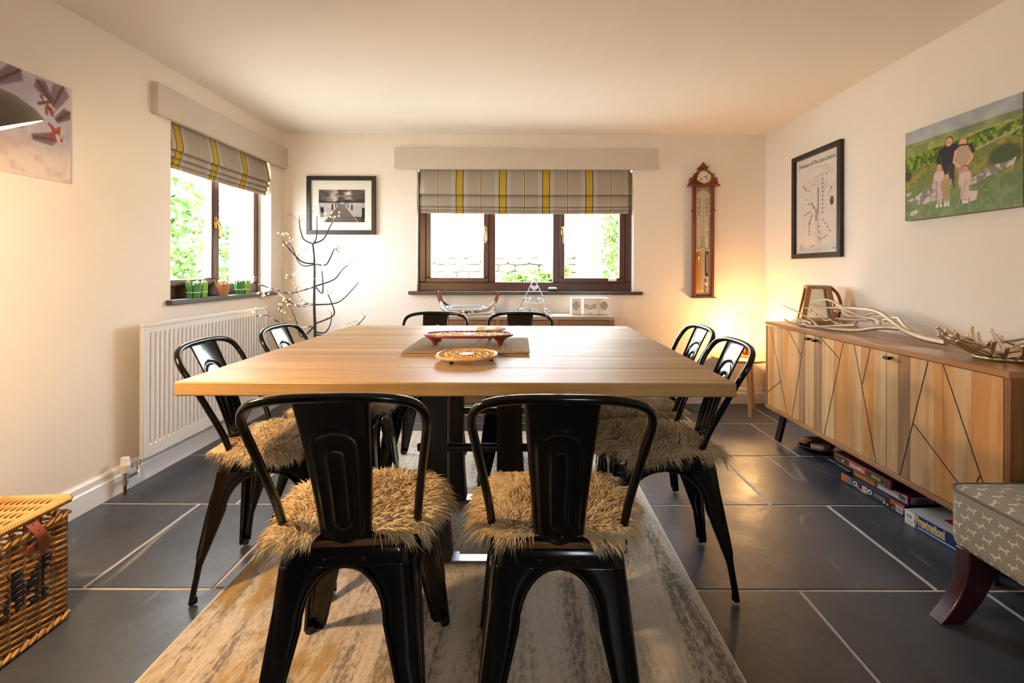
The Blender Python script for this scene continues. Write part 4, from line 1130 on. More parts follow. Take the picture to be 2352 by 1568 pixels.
p.ell(.13, .055, .038, .03, '#5a5048'); p.ell(.13, .055, .030, .023, '#e6ddd3'); p.line([(.12, .055), (.145, .055)], .006, '#5a5048')
p.line([(.35, .06), (.46, .07)], .004, '#3b4a40'); p.line([(.36, .05), (.45, .058)], .004, '#3b4a40'); p.line([(.88, .03), (.96, .03)], .003, '#5a5048'); p.line([(.89, .022), (.95, .022)], .003, '#5a5048')
me = p.mesh('poster_print', .457, .634, m4 @ Matrix.Translation((.044, .044, .0065)), 'print_matt'); link('poster_print', me, MATS['print_matt'], ps)
text('poster_title', 'Pubstops of The Lake District', .0365, 'black_paint', ps, tuple(m4 @ Vector((W / 2, .628, .0072))), (0, -1, 0), (0, 0, 1), align='CENTER', ext=.0002, off=.0003, sx=.93)
MB().box(.03, W - .03, .03, Hh - .03, .012, .014, m4).build('picture_glass', 'picture_glass', ps, smooth=False)

# family canvas on the right wall
W, Hh, DP = .592, .440, .036
fc = thing('family_canvas', 'canvas photograph of a family of five on a green hillside, on the side wall', 'picture', (XR, 2.518, 1.317))
m4 = frame_mat((0, 0, 0), (0, -1, 0), (0, 0, 1))
MB().box(0, W, 0, Hh, 0, DP - .001, m4).build('stretched_sides', 'canvas_edge', fc, bevel=.002)
p = Pic(260, 196, '#7d8f4a')
U, V = p.U, p.V
n1 = p.noise(8, 6, 1, 5); n2 = p.noise(40, 24, 2, 3); n3 = p.noise(14, 10, 5, 4)
def blend(mask, c1, c2, f): p.put(mask, c1); p.put(mask * np.clip(f, 0, 1), c2)
hz = .86 + .01 * np.sin(U * 9)
sky = np.clip((V - .80) / .2, 0, 1); p.a = np.where((V > .83)[..., None], p.c('#8f98a0') + (np.stack([n1] * 3, -1) - .4) * .25 + np.array([.1, .07, .03]) * (1 - sky[..., None]), p.a)
blend((V <= .86) & (V > .72), '#6f7d5c', '#8f9a62', (n1 - .35) * 3)
blend((V <= .80 + .02 * np.sin(U * 7)) & (V > .70), '#7a8a4a', '#a3a763', (n3 - .4) * 4)
tree = (V < .74 + .05 * (n1 - .5) + .05 * (U - .3)) & (V > .52); blend(tree, '#3f5c1c', '#8ba032', (n2 - .38) * 4)
mead = V < .58 + .10 * (U - .3) + .04 * (n1 - .5); blend(mead, '#6f7a34', '#a08a45', (n3 - .42) * 4)
p.put(mead & (n2 > .6), '#596a2a', .6)
p.put((V < .34 + .03 * np.sin(U * 12)) & (V > 0), '#5d7038', 1); p.put((V < .34 + .03 * np.sin(U * 12)) & (n2 > .52), '#7b8a4a', .7)
p.ell(.88, .48, .14, .13, '#3a4a22', .9, .3); p.ell(.03, .50, .05, .07, '#344420', .9, .4)
def rock(pts):
    p.poly(pts, '#a59c92'); 
rocks = [[(.02, .23), (.10, .25), (.20, .31), (.30, .36), (.36, .33), (.34, .24), (.22, .20), (.10, .18)], [(.55, .30), (.68, .36), (.78, .42), (.90, .42), (.96, .45), (.94, .38), (.80, .34), (.66, .28), (.55, .26)], [(.02, .08), (.12, .12), (.15, .09), (.10, .04), (.04, .06)], [(.10, .20), (.22, .22), (.34, .22), (.30, .17), (.14, .15)], [(.0, .30), (.06, .32), (.09, .31), (.03, .27)]]
for r in rocks: rock(r)
rockm = (np.abs(p.a - p.c('#a59c92')).sum(-1) < .01); p.put(rockm & (n2 > .55), '#6f675e', .8); p.put(rockm & (n2 < .42), '#cdc6bc', .8)
p.line([(.55, .58), (.75, .63), (1.0, .70)], .012, '#b3a488', .8)
SK, HB = '#d8a88a', '#6b4a30'
def person(x, foot, top, hw, bodyc, hair, dress=None, leg='#3a3a44', arms=True):
    h = top - foot; hr = h * .075
    p.poly([(x - hw * .55, foot + h * .02), (x - hw * .1, foot + h * .02), (x, foot + h * .5), (x + hw * .12, foot + h * .02), (x + hw * .55, foot + h * .02), (x + hw * .6, foot + h * .55), (x - hw * .6, foot + h * .55)], leg)
    p.poly([(x - hw * .75, foot + h * .45), (x + hw * .75, foot + h * .45), (x + hw, foot + h * .80), (x + hw * .5, foot + h * .86), (x - hw * .5, foot + h * .86), (x - hw, foot + h * .80)], bodyc)
    if dress: p.poly([(x - hw * .9, foot + h * .14), (x + hw * .9, foot + h * .14), (x + hw * .6, foot + h * .6), (x - hw * .6, foot + h * .6)], dress)
    if arms:
        for s in (-1, 1): p.line([(x + s * hw * .95, foot + h * .78), (x + s * hw * 1.15, foot + h * .58), (x + s * hw * .55, foot + h * .46)], hw * .24, SK if arms == 'bare' else bodyc)
    p.ell(x, foot + h * .925, hr * .95, hr * 1.35, hair); p.ell(x, foot + h * .912, hr * .75, hr * 1.1, SK)
    p.line([(x - hr * .3, foot + h * .89), (x + hr * .3, foot + h * .89)], .003, '#8a4a3a'); p.line([(x - hr * .35, foot + h * .925), (x - hr * .2, foot + h * .925)], .003, '#3a2a20'); p.line([(x + hr * .2, foot + h * .925), (x + hr * .35, foot + h * .925)], .003, '#3a2a20')
person(.435, .28, .80, .085, '#23232b', '#5a4030', leg='#26262e'); person(.555, .25, .745, .065, '#b39a86', '#a88a5a', leg='#b08a80', arms='bare')
p.line([(.515, .69), (.60, .675)], .008, '#2a241f'); p.line([(.62, .66), (.64, .60)], .022, '#23232b')
person(.345, .12, .55, .042, '#cfb7b4', '#7a4a2c', dress='#c9a7a8', leg='#d0b0a4'); person(.415, .11, .43, .042, '#a3915f', '#8a5530', dress='#9a8a5c', leg='#cdbb9a'); person(.575, .10, .47, .045, '#d0bcb4', '#5a3c2a', dress='#cdb2b0', leg='#d0b0a4', arms='bare')
p.poly([(.60, .22), (.68, .20), (.665, .12), (.61, .11)], '#d0b6b4'); p.line([(.50, .07), (.56, .20), (.585, .34)], .006, '#a88d6a'); p.line([(.318, .38), (.325, .15)], .004, '#5d4a38')
for x in (.328, .362, .402, .43, .565, .59): p.ell(x, .115, .012, .018, '#d9d2cc')
me = p.mesh('canvas_print', W, Hh, m4 @ Matrix.Translation((0, 0, DP)), 'print_satin'); link('canvas_print', me, MATS['print_satin'], fc)

# winter berries canvas on the left wall
W, Hh, DP = .72, .40, .020
wc = thing('berry_canvas', 'canvas print of frosted leaves and red berries on the wall by the grey lamp', 'picture', (XL, 1.395, 1.425))
m4 = frame_mat((0, 0, 0), (0, 1, 0), (0, 0, 1))
MB().box(0, W, 0, Hh, 0, DP - .001, m4).build('stretched_sides', 'mount_card', wc, bevel=.002)
p = Pic(240, 134, '#a9a3b3')
U, V = p.U, p.V; n1 = p.noise(7, 5, 2, 4); n3 = p.noise(14, 9, 6, 3)
p.put(np.clip((n1 - .35) * 3, 0, 1), '#c5bcc4', .8); p.put(np.clip((.45 - V) / .3, 0, 1), '#d6c6b8', 1); p.put(np.clip((n3 - .55) * 5, 0, 1) * (V < .5), '#b39a9a', .5)
rg = random.Random(9)
def frond(x, y, ang, L):
    for k in range(9):
        t = k / 8; cx, cy = x + L * t * math.cos(ang), y + L * t * math.sin(ang) * 1.6
        for s in (-1, 1):
            a2 = ang + s * 1.0; l2 = L * .30 * (1 - t * .7); p.line([(cx, cy), (cx + l2 * math.cos(a2), cy + l2 * math.sin(a2) * 1.6)], .016, '#5f4248', .55)
    p.line([(x, y), (x + L * math.cos(ang), y + L * math.sin(ang) * 1.6)], .006, '#4a3034', .8)
for a in ((.70, .98, 3.9, .16), (.80, .95, -.9, .12), (.95, .98, 4.3, .18), (.55, .9, 3.6, .2), (.90, .42, 3.3, .12), (.30, .8, 3.7, .2), (.72, .55, 3.6, .18), (.15, .6, .4, .2), (.45, .4, 3.2, .15), (.99, .74, 3.9, .10)): frond(*a)
for k in range(30):
    x, y = rg.choice([(.85, .74), (.60, .52), (.35, .60), (.90, .48), (.2, .4)]); p.line([(x + rg.uniform(-.05, .05), y + rg.uniform(-.09, .09)), (x + rg.uniform(-.05, .05), y + rg.uniform(-.09, .09))], .012, rg.choice(['#a8402f', '#8f3a30', '#c9b5ac', '#5f3a34']), .85)
me = p.mesh('canvas_print', W, Hh, m4 @ Matrix.Translation((0, 0, DP)), 'print_satin'); link('canvas_print', me, MATS['print_satin'], wc)

# ------------------------------------------------------------------ radiator
rd = thing('radiator', 'white ribbed panel radiator below the side window', 'radiator', (XL, 2.44, .136))
RL, RH = 1.18, .665
n = 34; prof = []
for k in range(n):
    y = .03 + (RL - .06) * k / n; pt = (RL - .06) / n
    prof += [(0, y), (0, y + pt * .46), (-.014, y + pt * .60), (-.014, y + pt * .88)]
prof.append((0, RL - .03)); nb = len(prof); lv = [(.0, 1), (.028, 1), (.055, 1), (.075, 0), (RH - .075, 0), (RH - .05, 1), (RH - .02, 1)]
vs = []; fs = []
for z, flat in lv:
    for d, y in prof: vs.append((.082 + (0 if flat else d), y, z))
for i in range(len(lv) - 1):
    for k in range(nb - 1): fs.append((i * nb + k, i * nb + k + 1, (i + 1) * nb + k + 1, (i + 1) * nb + k))
MB().add(vs, fs).build('front_panel', 'radiator_white', rd, angle=25)
for y in (0, RL - .03): MB().box(.066, .084, y, y + .03, 0, RH - .02).build('end_cap', 'radiator_white', rd, bevel=.004)
MB().box(.064, .086, 0, RL, RH - .022, RH).build('top_grille', 'radiator_white', rd, bevel=.004)
MB().box(.058, .068, .01, RL - .01, .01, RH - .03).build('rear_panel', 'radiator_white', rd)
for y in (.2, RL - .2): MB().box(.002, .06, y - .02, y + .02, .1, RH - .1).build('wall_bracket', 'radiator_white', rd)
v = MB().lathe([(.019, 0), (.021, .004), (.021, .03), (.023, .034), (.023, .038), (.019, .044), (.018, .068), (.014, .072), (.001, .073)], 20, Matrix.Translation((.055, -.075, -.03)))
v.build('valve_head', 'white_plastic', rd)
vb = MB().lathe([(.010, -.09), (.013, -.08), (.013, -.04), (.010, -.03)], 12, Matrix.Translation((.055, -.075, 0))); vb.tube([(.055, -.075, -.06), (.055, 0, -.06), (.055, .02, .02)], .008, 8); vb.build('valve_body', 'chrome', rd)
MB().tube([(.055, -.075, -.134), (.055, -.075, -.085)], .0075, 10).build('supply_pipe', 'copper', rd)
curve_thing('wall_cable', 'thin grey cable hanging to the floor below the far radiator end', 'cable', [(-1.905, 3.72, .45), (-1.90, 3.66, .20), (-1.90, 3.52, .09), (-1.89, 3.45, .06), (-1.885, 3.42, .010), (-1.84, 3.50, .004), (-1.80, 3.62, .004)], .003, 'cable')

# ------------------------------------------------------------------ drawer cabinet under the back window
cb = thing('drawer_cabinet', 'low rustic pine cabinet with a row of drawers under the back window', 'cabinet', (-.60, 3.665, 0))
CW, CD, CH = 1.275, .355, .73
MB().box(0, CW, 0, CD, CH - .026, CH).build('cabinet_top', 'pine_top', cb, bevel=.003)
MB().box(.004, CW - .004, .012, CD - .01, .08, CH - .026).build('carcass', 'pine_drawer', cb, bevel=.002)
MB().box(.0, CW, .004, CD - .01, 0, .08).build('plinth', 'pine_top', cb, bevel=.002)
for (a, c) in ((.0, .04), (.405, .445), (.83, .87), (CW - .04, CW)): MB().box(a, c, 0, .014, .08, CH - .026).build('stile', 'pine_drawer', cb, bevel=.0015)
for (a, c) in ((.043, .402), (.448, .827), (.873, CW - .043)):
    d = MB().box(a, c, .001, .02, .515, CH - .034).build('drawer', 'pine_drawer', cb, bevel=.002)
    MB().lathe([(.006, 0), (.007, .012), (.015, .02), (.012, .027), (.001, .029)], 14, Matrix.Translation(((a + c) / 2, .001, .59)) @ Matrix.Rotation(math.radians(90), 4, 'X')).build('knob', 'dark_knob', d)
    d2 = MB().box(a, c, .001, .02, .09, .505).build('door', 'pine_drawer', cb, bevel=.002)
    MB().lathe([(.006, 0), (.007, .012), (.015, .02), (.012, .027), (.001, .029)], 14, Matrix.Translation((c - .05, .001, .40)) @ Matrix.Rotation(math.radians(90), 4, 'X')).build('knob', 'dark_knob', d2)
# tray with leather handles
ty = thing('oval_tray', 'polished oval metal tray with tall leather handles on the pine cabinet', 'tray', (-.415, 3.84, CH))
rx, ry = .205, .125; n = 56; vs = []; fs = []
lvl = [(.92, .004, 0), (1.0, .004, 0), (1.02, .022, 0), (1.03, .045, 1)]
for q, z, ends in lvl:
    for k in range(n):
        a = 2 * PI * k / n; up = max(0, abs(math.cos(a)) - .62) / .38
        vs.append((rx * q * math.cos(a) * (1 + .06 * ends * up), ry * q * math.sin(a), z + (.075 * up ** 1.3 if ends else 0)))
for i in range(3):
    for k in range(n): fs.append((i * n + k, i * n + (k + 1) % n, (i + 1) * n + (k + 1) % n, (i + 1) * n + k))
fs.append(tuple(reversed(range(n))))
o = MB().add(vs, fs).build('tray_body', 'chrome', ty); s = o.modifiers.new('thick', 'SOLIDIFY'); s.thickness = .003
MB().tube([(rx * 1.02 * math.cos(a), ry * 1.02 * math.sin(a), .006) for a in [2 * PI * k / 48 for k in range(48)]], .006, 6, closed=True).build('foot_rim', 'chrome', ty)
for sx in (-1, 1):
    for dy in (-.035, .035):
        path = bez([(sx * .205, dy, .085), (sx * .222, dy * .9, .135), (sx * .236, dy * .5, .168), (sx * .240, 0, .176)], 5)
        vs = []; 
        for q in path:
            for (aa, bb) in ((-.013, -.002), (.013, -.002), (.013, .002), (-.013, .002)): vs.append((q.x + aa, q.y + bb, q.z))
        k = len(path); fs = [(i * 4 + j, i * 4 + (j + 1) % 4, i * 4 + 4 + (j + 1) % 4, i * 4 + 4 + j) for i in range(k - 1) for j in range(4)] + [(3, 2, 1, 0), (4 * k - 4, 4 * k - 3, 4 * k - 2, 4 * k - 1)]
        h = MB().add(vs, fs).build('handle_strap', 'leather', ty, smooth=False)
        MB().sphere((sx * .2085, dy, .090), .006, 6).build('rivet', 'chrome', h)
    MB().tube([(sx * .240, -.03, .176), (sx * .240, .03, .176)], .008, 10).build('handle_grip', 'chrome', ty)
ws_ = thing('wire_basket', 'low wire basket lying inside the oval tray', 'basket', (-.43, 3.84, CH + .009))
for z, q in ((.006, .6), (.03, .68), (.052, .74)): MB().tube([(.19 * q * math.cos(a), .115 * q * math.sin(a), z) for a in [2 * PI * k / 40 for k in range(40)]], .0016, 5, closed=True).build('ring_wire', 'steel', ws_)
m = MB()
for k in range(26): a = 2 * PI * k / 26; m.tube([(.19 * .6 * math.cos(a), .115 * .6 * math.sin(a), .003), (.19 * .74 * math.cos(a), .115 * .74 * math.sin(a), .054)], .0011, 4)
m.build('upright_wires', 'steel', ws_, kind='stuff')
gb = thing('glass_pebble', 'pale blue crumpled glass ornament at the end of the oval tray', 'ornament', (-.30, 3.84, CH + .009))
M('pale_blue_glass', '#9fb6c4', .15); MB().sphere((0, 0, .026), .026, 8, .9).build('pebble', 'pale_blue_glass', gb); MB().sphere((.022, .01, .020), .019, 7, .9).build('pebble', 'pale_blue_glass', gb)
# triangular tealight stand
ts_ = thing('tealight_stand', 'triangular silver tealight stand with six glass cups on the pine cabinet', 'candle holder', (.09, 3.83, CH))
TWd, THt = .135, .27
for sx in (-1, 1): MB().box(-.004, .004, -.004, .004, 0, math.hypot(TWd, THt), Matrix.Translation((sx * TWd, 0, .004)) @ Matrix.Rotation(-sx * math.atan2(TWd, THt), 4, 'Y')).build('side_bar', 'steel', ts_)
MB().box(-TWd - .004, TWd + .004, -.012, .012, 0, .005).build('base_bar', 'steel', ts_)
for z in (.085, .175):
    w = TWd * (1 - z / THt); MB().box(-w, w, -.008, .008, z - .002, z + .002).build('shelf_bar', 'steel', ts_)
for z, xs in ((.008, (-.095, 0, .095)), (.089, (-.052, .052)), (.179, (0,))):
    for x in xs:
        c = MB().lathe([(.006, 0), (.005, .006), (.016, .014), (.027, .028), (.031, .040), (.029, .041), (.024, .028), (.012, .017), (.001, .014)], 18, Matrix.Translation((x, -.004, z))).build('glass_cup', 'cup_glass', ts_)
        MB().lathe([(.015, .020), (.017, .032), (.001, .032)], 14, Matrix.Translation((x, -.004, z))).build('tealight', 'white_plastic', c)
# white speaker dock
sd = thing('speaker_dock', 'white angular speaker dock with grey sound wave print on the pine cabinet', 'speaker', (.515, 3.85, CH))
poly = [(-.143, -.05), (-.07, -.035), (-.05, -.055), (.05, -.055), (.07, -.035), (.143, -.05), (.143, .05), (-.143, .05)]
MB().prism(poly, 0, .128).build('body', 'white_plastic', sd, bevel=.004)
M('dock_print', '#b9b3ad', .7)
rg = random.Random(2)
for sx in (-1, 1):
    m = MB()
    for k in range(15):
        x = sx * (.078 + .057 * k / 14); h = .038 * math.sin(PI * (k + 1) / 16) * rg.uniform(.75, 1.1); y = -.035 - .015 * (abs(x) - .07) / .073 - .0006
        m.box(x - .0019, x + .0019, y - .0006, y + .0004, .068 - h, .068 + h)
    m.build('wave_print', 'dock_print', sd, smooth=False)
m = MB()
for k in range(18):
    x = -.045 + .09 * k / 17; h = .004 + .022 * abs(k - 8.5) / 8.5 * rg.uniform(.6, 1.1); m.box(x - .0019, x + .0019, -.0562, -.0550, .066 - h, .066 + h)
m.build('wave_print', 'dock_print', sd, smooth=False)
MB().box(-.018, .018, -.0566, -.055, .046, .050).build('display_slot', 'black_plastic', sd); MB().box(-.008, .008, -.0566, -.055, .010, .013).build('badge', 'black_plastic', sd)
# small gadget on the sill
gd = thing('window_gadget', 'small white gadget with black base on the back window sill', 'gadget', (.245, 4.075, .897))
MB().box(-.04, .04, -.022, .022, 0, .016).build('base', 'black_plastic', gd, bevel=.005); MB().box(-.035, .036, -.020, .018, .016, .032).build('cover', 'white_plastic', gd, bevel=.007)

# ------------------------------------------------------------------ candles and pot on the side sill
def bundle(x, y, R, n, lab, mats, lean=0.0):
    t = thing('leaf_bundle', lab, 'ornament', (x, y, .897), 0, 'tied leaf bundles on the side sill'); rg = random.Random(int(y * 100))
    for k in range(n):
        a = 2 * PI * k / n; c, s = math.cos(a), math.sin(a); r0 = R * .72; h = rg.uniform(.086, .100)
        pts = bez([(r0 * c, r0 * s, 0), (r0 * 1.05 * c, r0 * 1.05 * s, .03), (r0 * 1.2 * c, r0 * 1.2 * s, .07), (R * 1.12 * c, R * 1.12 * s, h)], 3)
        MB().tube(pts, [.009, .010, .0105, .011, .011, .0115, .011, .009, .006, .002][:len(pts)], 6).build('leaf', mats[k % len(mats)], t)
        if k % 2 == 0: MB().sphere((R * .75 * c, R * .75 * s, h - .006), .009, 6, 1.2).build('bud', rg.choice(['petal_red', 'petal_cream', 'petal_cream', 'leaf_lime']), t)
    MB().lathe([(R * .7, 0), (R * .75, .075), (.001, .08)], 14).build('core', 'leaf_green', t)
    MB().tube([((R * .72 + .0105) * math.cos(a), (R * .72 + .0105) * math.sin(a), .032) for a in [2 * PI * k / 20 for k in range(20)]], .0025, 5, closed=True).build('string_tie', 'string', t)
    return t
bundle(-1.965, 2.99, .036, 9, 'wide tied bundle of green leaves with red buds, nearest on the side sill', ['leaf_green'])
bundle(-1.962, 3.072, .022, 7, 'small tied lime green bundle behind the wide one on the side sill', ['leaf_lime', 'leaf_green'])
bundle(-1.965, 3.475, .025, 8, 'tied dark green leaf bundle between the clay pot and the lime one', ['leaf_green'])
bundle(-1.962, 3.555, .022, 7, 'lime green tied bundle farthest along the side sill', ['leaf_lime', 'leaf_green'])
tp = thing('clay_pot', 'small terracotta pot with a frilled straw edge on the side sill', 'pot', (-1.965, 3.285, .897))
MB().lathe([(.028, 0), (.047, .072), (.044, .072), (.027, .006), (.001, .006)], 24).build('pot', 'terracotta', tp)
for k in range(12):
    a = 2 * PI * k / 12; MB().add([(.040 * math.cos(a - .25), .040 * math.sin(a - .25), .066), (.040 * math.cos(a + .25), .040 * math.sin(a + .25), .066), (.056 * math.cos(a), .056 * math.sin(a), .100), (.045 * math.cos(a), .045 * math.sin(a), .066)], [(0, 1, 2), (1, 3, 2), (3, 0, 2), (0, 3, 1)]).build('frill', 'straw', tp, smooth=False)
m = MB(); rg = random.Random(3)
for k in range(16): a = rg.uniform(0, 6.28); r = rg.uniform(0, .03); m.sphere((r * math.cos(a), r * math.sin(a), .084 + rg.uniform(0, .012)), .009, 5)
m.build('filling', 'petal_cream', tp, kind='stuff')

# ------------------------------------------------------------------ twig tree with fairy lights
m_, nt_, b_ = new_mat('twig_bark'); nt_.links.new(ramp(nt_, noise(nt_, coords(nt_), 55, 3), [(.5, '#241812'), (.66, '#2c1e17'), (.74, '#cfc6ba')]), b_.inputs['Base Color']); b_.inputs['Roughness'].default_value = .7
m_, nt_, b_ = new_mat('twig_snow'); nt_.links.new(ramp(nt_, noise(nt_, coords(nt_), 40, 3), [(.38, '#2f2119'), (.5, '#6a5a4c'), (.6, '#ddd6cc')]), b_.inputs['Base Color']); b_.inputs['Roughness'].default_value = .8
tw = thing('twig_tree', 'artificial bare twig tree with warm fairy lights in the corner by the radiator', 'tree', (-1.455, 3.5, 0))
MB().lathe([(.10, 0), (.12, .01), (.135, .18), (.13, .185), (.12, .17), (.001, .165)], 28).build('planter', 'black_paint', tw)
def TP(x, z, y=0.0): return Vector((x + 1.455, y, z))
q = bez([TP(-1.452, .16), TP(-1.449, .611), TP(-1.455, .822), TP(-1.454, 1.1), TP(-1.466, 1.248)], 5); nn = len(q)
MB().tube(q, [.0125 - .007 * i / nn for i in range(nn)], 8).build('trunk', 'twig_bark', tw)
brs = {'a': [(-1.466, 1.248), (-1.533, 1.278), (-1.566, 1.344), (-1.586, 1.426)], 'b': [(-1.466, 1.248), (-1.434, 1.278), (-1.414, 1.364), (-1.401, 1.43)], 'c': [(-1.466, 1.248), (-1.401, 1.284), (-1.365, 1.383), (-1.352, 1.43)],
 'd': [(-1.454, 1.103), (-1.533, 1.093), (-1.592, 1.126), (-1.652, 1.232), (-1.691, 1.248)], 'e': [(-1.454, 1.109), (-1.52, 1.119), (-1.566, 1.179), (-1.609, 1.258)], 'f': [(-1.451, 1.106), (-1.371, 1.1), (-1.328, 1.146), (-1.286, 1.212), (-1.249, 1.179)],
 'g': [(-1.454, .948), (-1.599, .905), (-1.685, .928), (-1.758, .958), (-1.814, .981)], 'h': [(-1.451, .951), (-1.335, .997), (-1.295, 1.067), (-1.276, 1.1)], 'i': [(-1.453, .822), (-1.546, .839), (-1.619, .895), (-1.678, 1.007)],
 'j': [(-1.453, .822), (-1.579, .816), (-1.718, .911), (-1.787, .905), (-1.807, .869)], 'k': [(-1.451, .822), (-1.328, .829), (-1.262, .862), (-1.163, .974)], 'l': [(-1.449, .69), (-1.302, .753), (-1.292, .842), (-1.289, .902)],
 'm': [(-1.449, .677), (-1.546, .664), (-1.658, .697), (-1.748, .756), (-1.787, .746)], 'n': [(-1.449, .677), (-1.559, .591), (-1.619, .697), (-1.685, .796)], 'o': [(-1.447, .631), (-1.394, .624), (-1.378, .69), (-1.401, .75)],
 'p': [(-1.444, .611), (-1.262, .611), (-1.157, .684), (-1.117, .736)], 'q': [(-1.453, .822), (-1.658, .822), (-1.754, .786), (-1.785, .756)], 's': [(-1.451, .951), (-1.38, .905), (-1.345, .96), (-1.322, 1.06)]}
dep = {'a': .05, 'b': -.09, 'c': .10, 'd': .12, 'e': -.14, 'f': -.10, 'g': -.16, 'h': .16, 'i': .16, 'j': -.04, 'k': .05, 'l': -.18, 'm': -.12, 'n': .14, 'o': .17, 'p': .06, 'q': .20, 's': -.20}
rg = random.Random(6)
for key, pts in brs.items():
    n = len(pts); q = bez([TP(x, z, dep[key] * (i / (n - 1)) ** 1.2) for i, (x, z) in enumerate(pts)], 5); nn = len(q)
    o = MB().tube(q, [.0062 - .0036 * i / nn for i in range(nn)], 6).build('branch', 'twig_snow' if key in 'gimjq' else 'twig_bark', tw)
    tip = q[-1]; m = MB(); bl = MB()
    for k in range(5):
        e = tip + Vector((rg.uniform(-.045, .045), rg.uniform(-.045, .045), rg.uniform(-.005, .06))); mid = (tip + e) / 2 + Vector((rg.uniform(-.012, .012), 0, rg.uniform(0, .012)))
        e.x = max(e.x, -.355); m.tube(bez([tip, mid, e], 3), .0009, 4); bl.sphere(e, .0046, 5)
    for k in range(3):
        s0 = q[rg.randrange(nn // 2, nn)]; e = s0 + Vector((rg.uniform(-.09, .09), rg.uniform(-.05, .05), rg.uniform(-.02, .09))); e.x = max(e.x, -.36); m.tube(bez([s0, (s0 + e) / 2 + Vector((rg.uniform(-.02, .02), 0, .015)), e], 3), [.0013] * 6 + [.0006], 4)
    m.build('fine_twigs', 'twig_snow', o, kind='stuff'); bl.build('fairy_bulbs', 'fairy', o, kind='stuff')

# ------------------------------------------------------------------ wicker hamper
HX0, HX1, HY0, HY1, HH = -1.905, -1.392, .93, 1.530, .325
hp = thing('wicker_hamper', 'wicker picnic hamper with black initials and a leather strap against the wall', 'basket', (0, 0, 0))
def weave(name, org, xd, zd, L, Hh, mat, pitch=.0088, stake=.044, parent=hp, amp=.0055, mask=None):
    m = MB(); mk = MB(); m4 = frame_mat(org, xd, zd); rows_ = int(Hh / pitch); ns = int(round(L / stake)); sp = L / ns
    for r in range(rows_):
        z = pitch * (r + .5); ph = PI * r
        pts = [Vector((sp * k / 4, z + .0026 * math.sin(PI * k / 4 + ph + .9), amp * math.sin(PI * k / 4 + ph))) for k in range(ns * 4 + 1)]
        if mask:
            run = []; st_ = None
            for k in range(len(pts)):
                u = pts[k].x; inside = mask(u, z)
                if st_ is None: st_ = inside
                run.append(pts[k])
                if inside != st_ or k == len(pts) - 1:
                    if len(run) > 1: (mk if st_ else m).tube(run, pitch * .50, 5, mat=m4)
                    run = [pts[k]]; st_ = inside
        else: m.tube(pts, pitch * .50, 5, mat=m4)
    for k in range(ns + 1): m.tube([Vector((sp * k, 0, 0)), Vector((sp * k, Hh, 0))], .0042, 5, mat=m4)
    m.build(name, mat, parent, kind='stuff')
    if mask: mk.build('painted_initials', 'wicker_black', parent, label='black painted italic initials', kind='stuff')
# letters painted on the weave: tested against glyph shapes
def seg_d(u, v, a, c):
    dx, dy = c[0] - a[0], c[1] - a[1]; t = max(0, min(1, ((u - a[0]) * dx + (v - a[1]) * dy) / (dx * dx + dy * dy))); return math.hypot(u - a[0] - t * dx, v - a[1] - t * dy)
def glyph(u, v):
    y0 = .10; h = .105
    v = (v - y0) / h
    if v < -.1 or v > 1.1: return False
    us = (u - .02 * v)
    strokes_M = [((.405, 0), (.418, 1), .011), ((.418, 1), (.452, .15), .016), ((.452, .15), (.492, 1), .009), ((.492, 1), (.500, 0), .017), ((.39, 0), (.418, 0), .012), ((.485, 0), (.522, 0), .012), ((.40, 1), (.42, 1), .012), ((.49, 1), (.512, 1), .012)]
    strokes_F = [((.09, 0), (.105, 1), .016), ((.105, 1), (.18, 1), .011), ((.10, .52), (.16, .52), .010), ((.07, 0), (.115, 0), .010)]
    strokes_A = [((.35, 0), (.265, .78), .013), ((.265, .78), (.285, 1.0), .012), ((.285, 1.0), (.31, .8), .012), ((.31, .8), (.24, .3), .012), ((.24, .3), (.26, .02), .013), ((.26, .02), (.32, .12), .012), ((.32, .12), (.35, .48), .011)]
    for a, c, w in strokes_M + strokes_F + strokes_A:
        if seg_d(us, v * h, (a[0], a[1] * h), (c[0], c[1] * h)) < w: return True
    return False
weave('woven_front', (HX1, HY0, .02), (0, 1, 0), (0, 0, 1), HY1 - HY0, HH - .022, 'wicker', mask=glyph)
weave('woven_end', (HX1, HY1, .02), (-1, 0, 0), (0, 0, 1), HX1 - HX0, HH - .022, 'wicker')
weave('woven_end', (HX0, HY0, .02), (1, 0, 0), (0, 0, 1), HX1 - HX0, HH - .022, 'wicker')
weave('woven_back', (HX0, HY1, .02), (0, -1, 0), (0, 0, 1), HY1 - HY0, HH - .022, 'wicker', pitch=.016)
MB().box(HX0 + .012, HX1 - .012, HY0 + .012, HY1 - .012, .006, .02).build('hamper_floor', 'wicker', hp)
def rope(z, grow, r, name, mat):
    x0, x1, y0, y1 = HX0 - grow, HX1 + grow, HY0 - grow, HY1 + grow
    path = [(x0, y0, z), (x1, y0, z), (x1, y1, z), (x0, y1, z)]; m = MB()
    for w in range(2):
        pts = []
        for i in range(4):
            a, c = Vector(path[i]), Vector(path[(i + 1) % 4]); n_ = int((c - a).length / .007); t = (c - a).normalized(); s = t.cross(Vector((0, 0, 1)))
            for k in range(n_): ph = k * .9 + w * PI; pts.append(a + (c - a) * k / n_ + s * r * .5 * math.cos(ph) + Vector((0, 0, r * .5 * math.sin(ph))))
        m.tube(pts, r * .68, 6, closed=True)
    m.build(name, mat, hp)
rope(.012, .002, .010, 'base_border', 'wicker_pale'); rope(HH - .006, .003, .009, 'top_border', 'wicker_pale')
lid = bpy.data.objects.new('lid', None); COL.objects.link(lid); lid.parent = hp; lid.location = (HX0, 0, HH + .012); lid.rotation_euler = (0, math.radians(-2.2), 0)
LW = HX1 - HX0 + .006
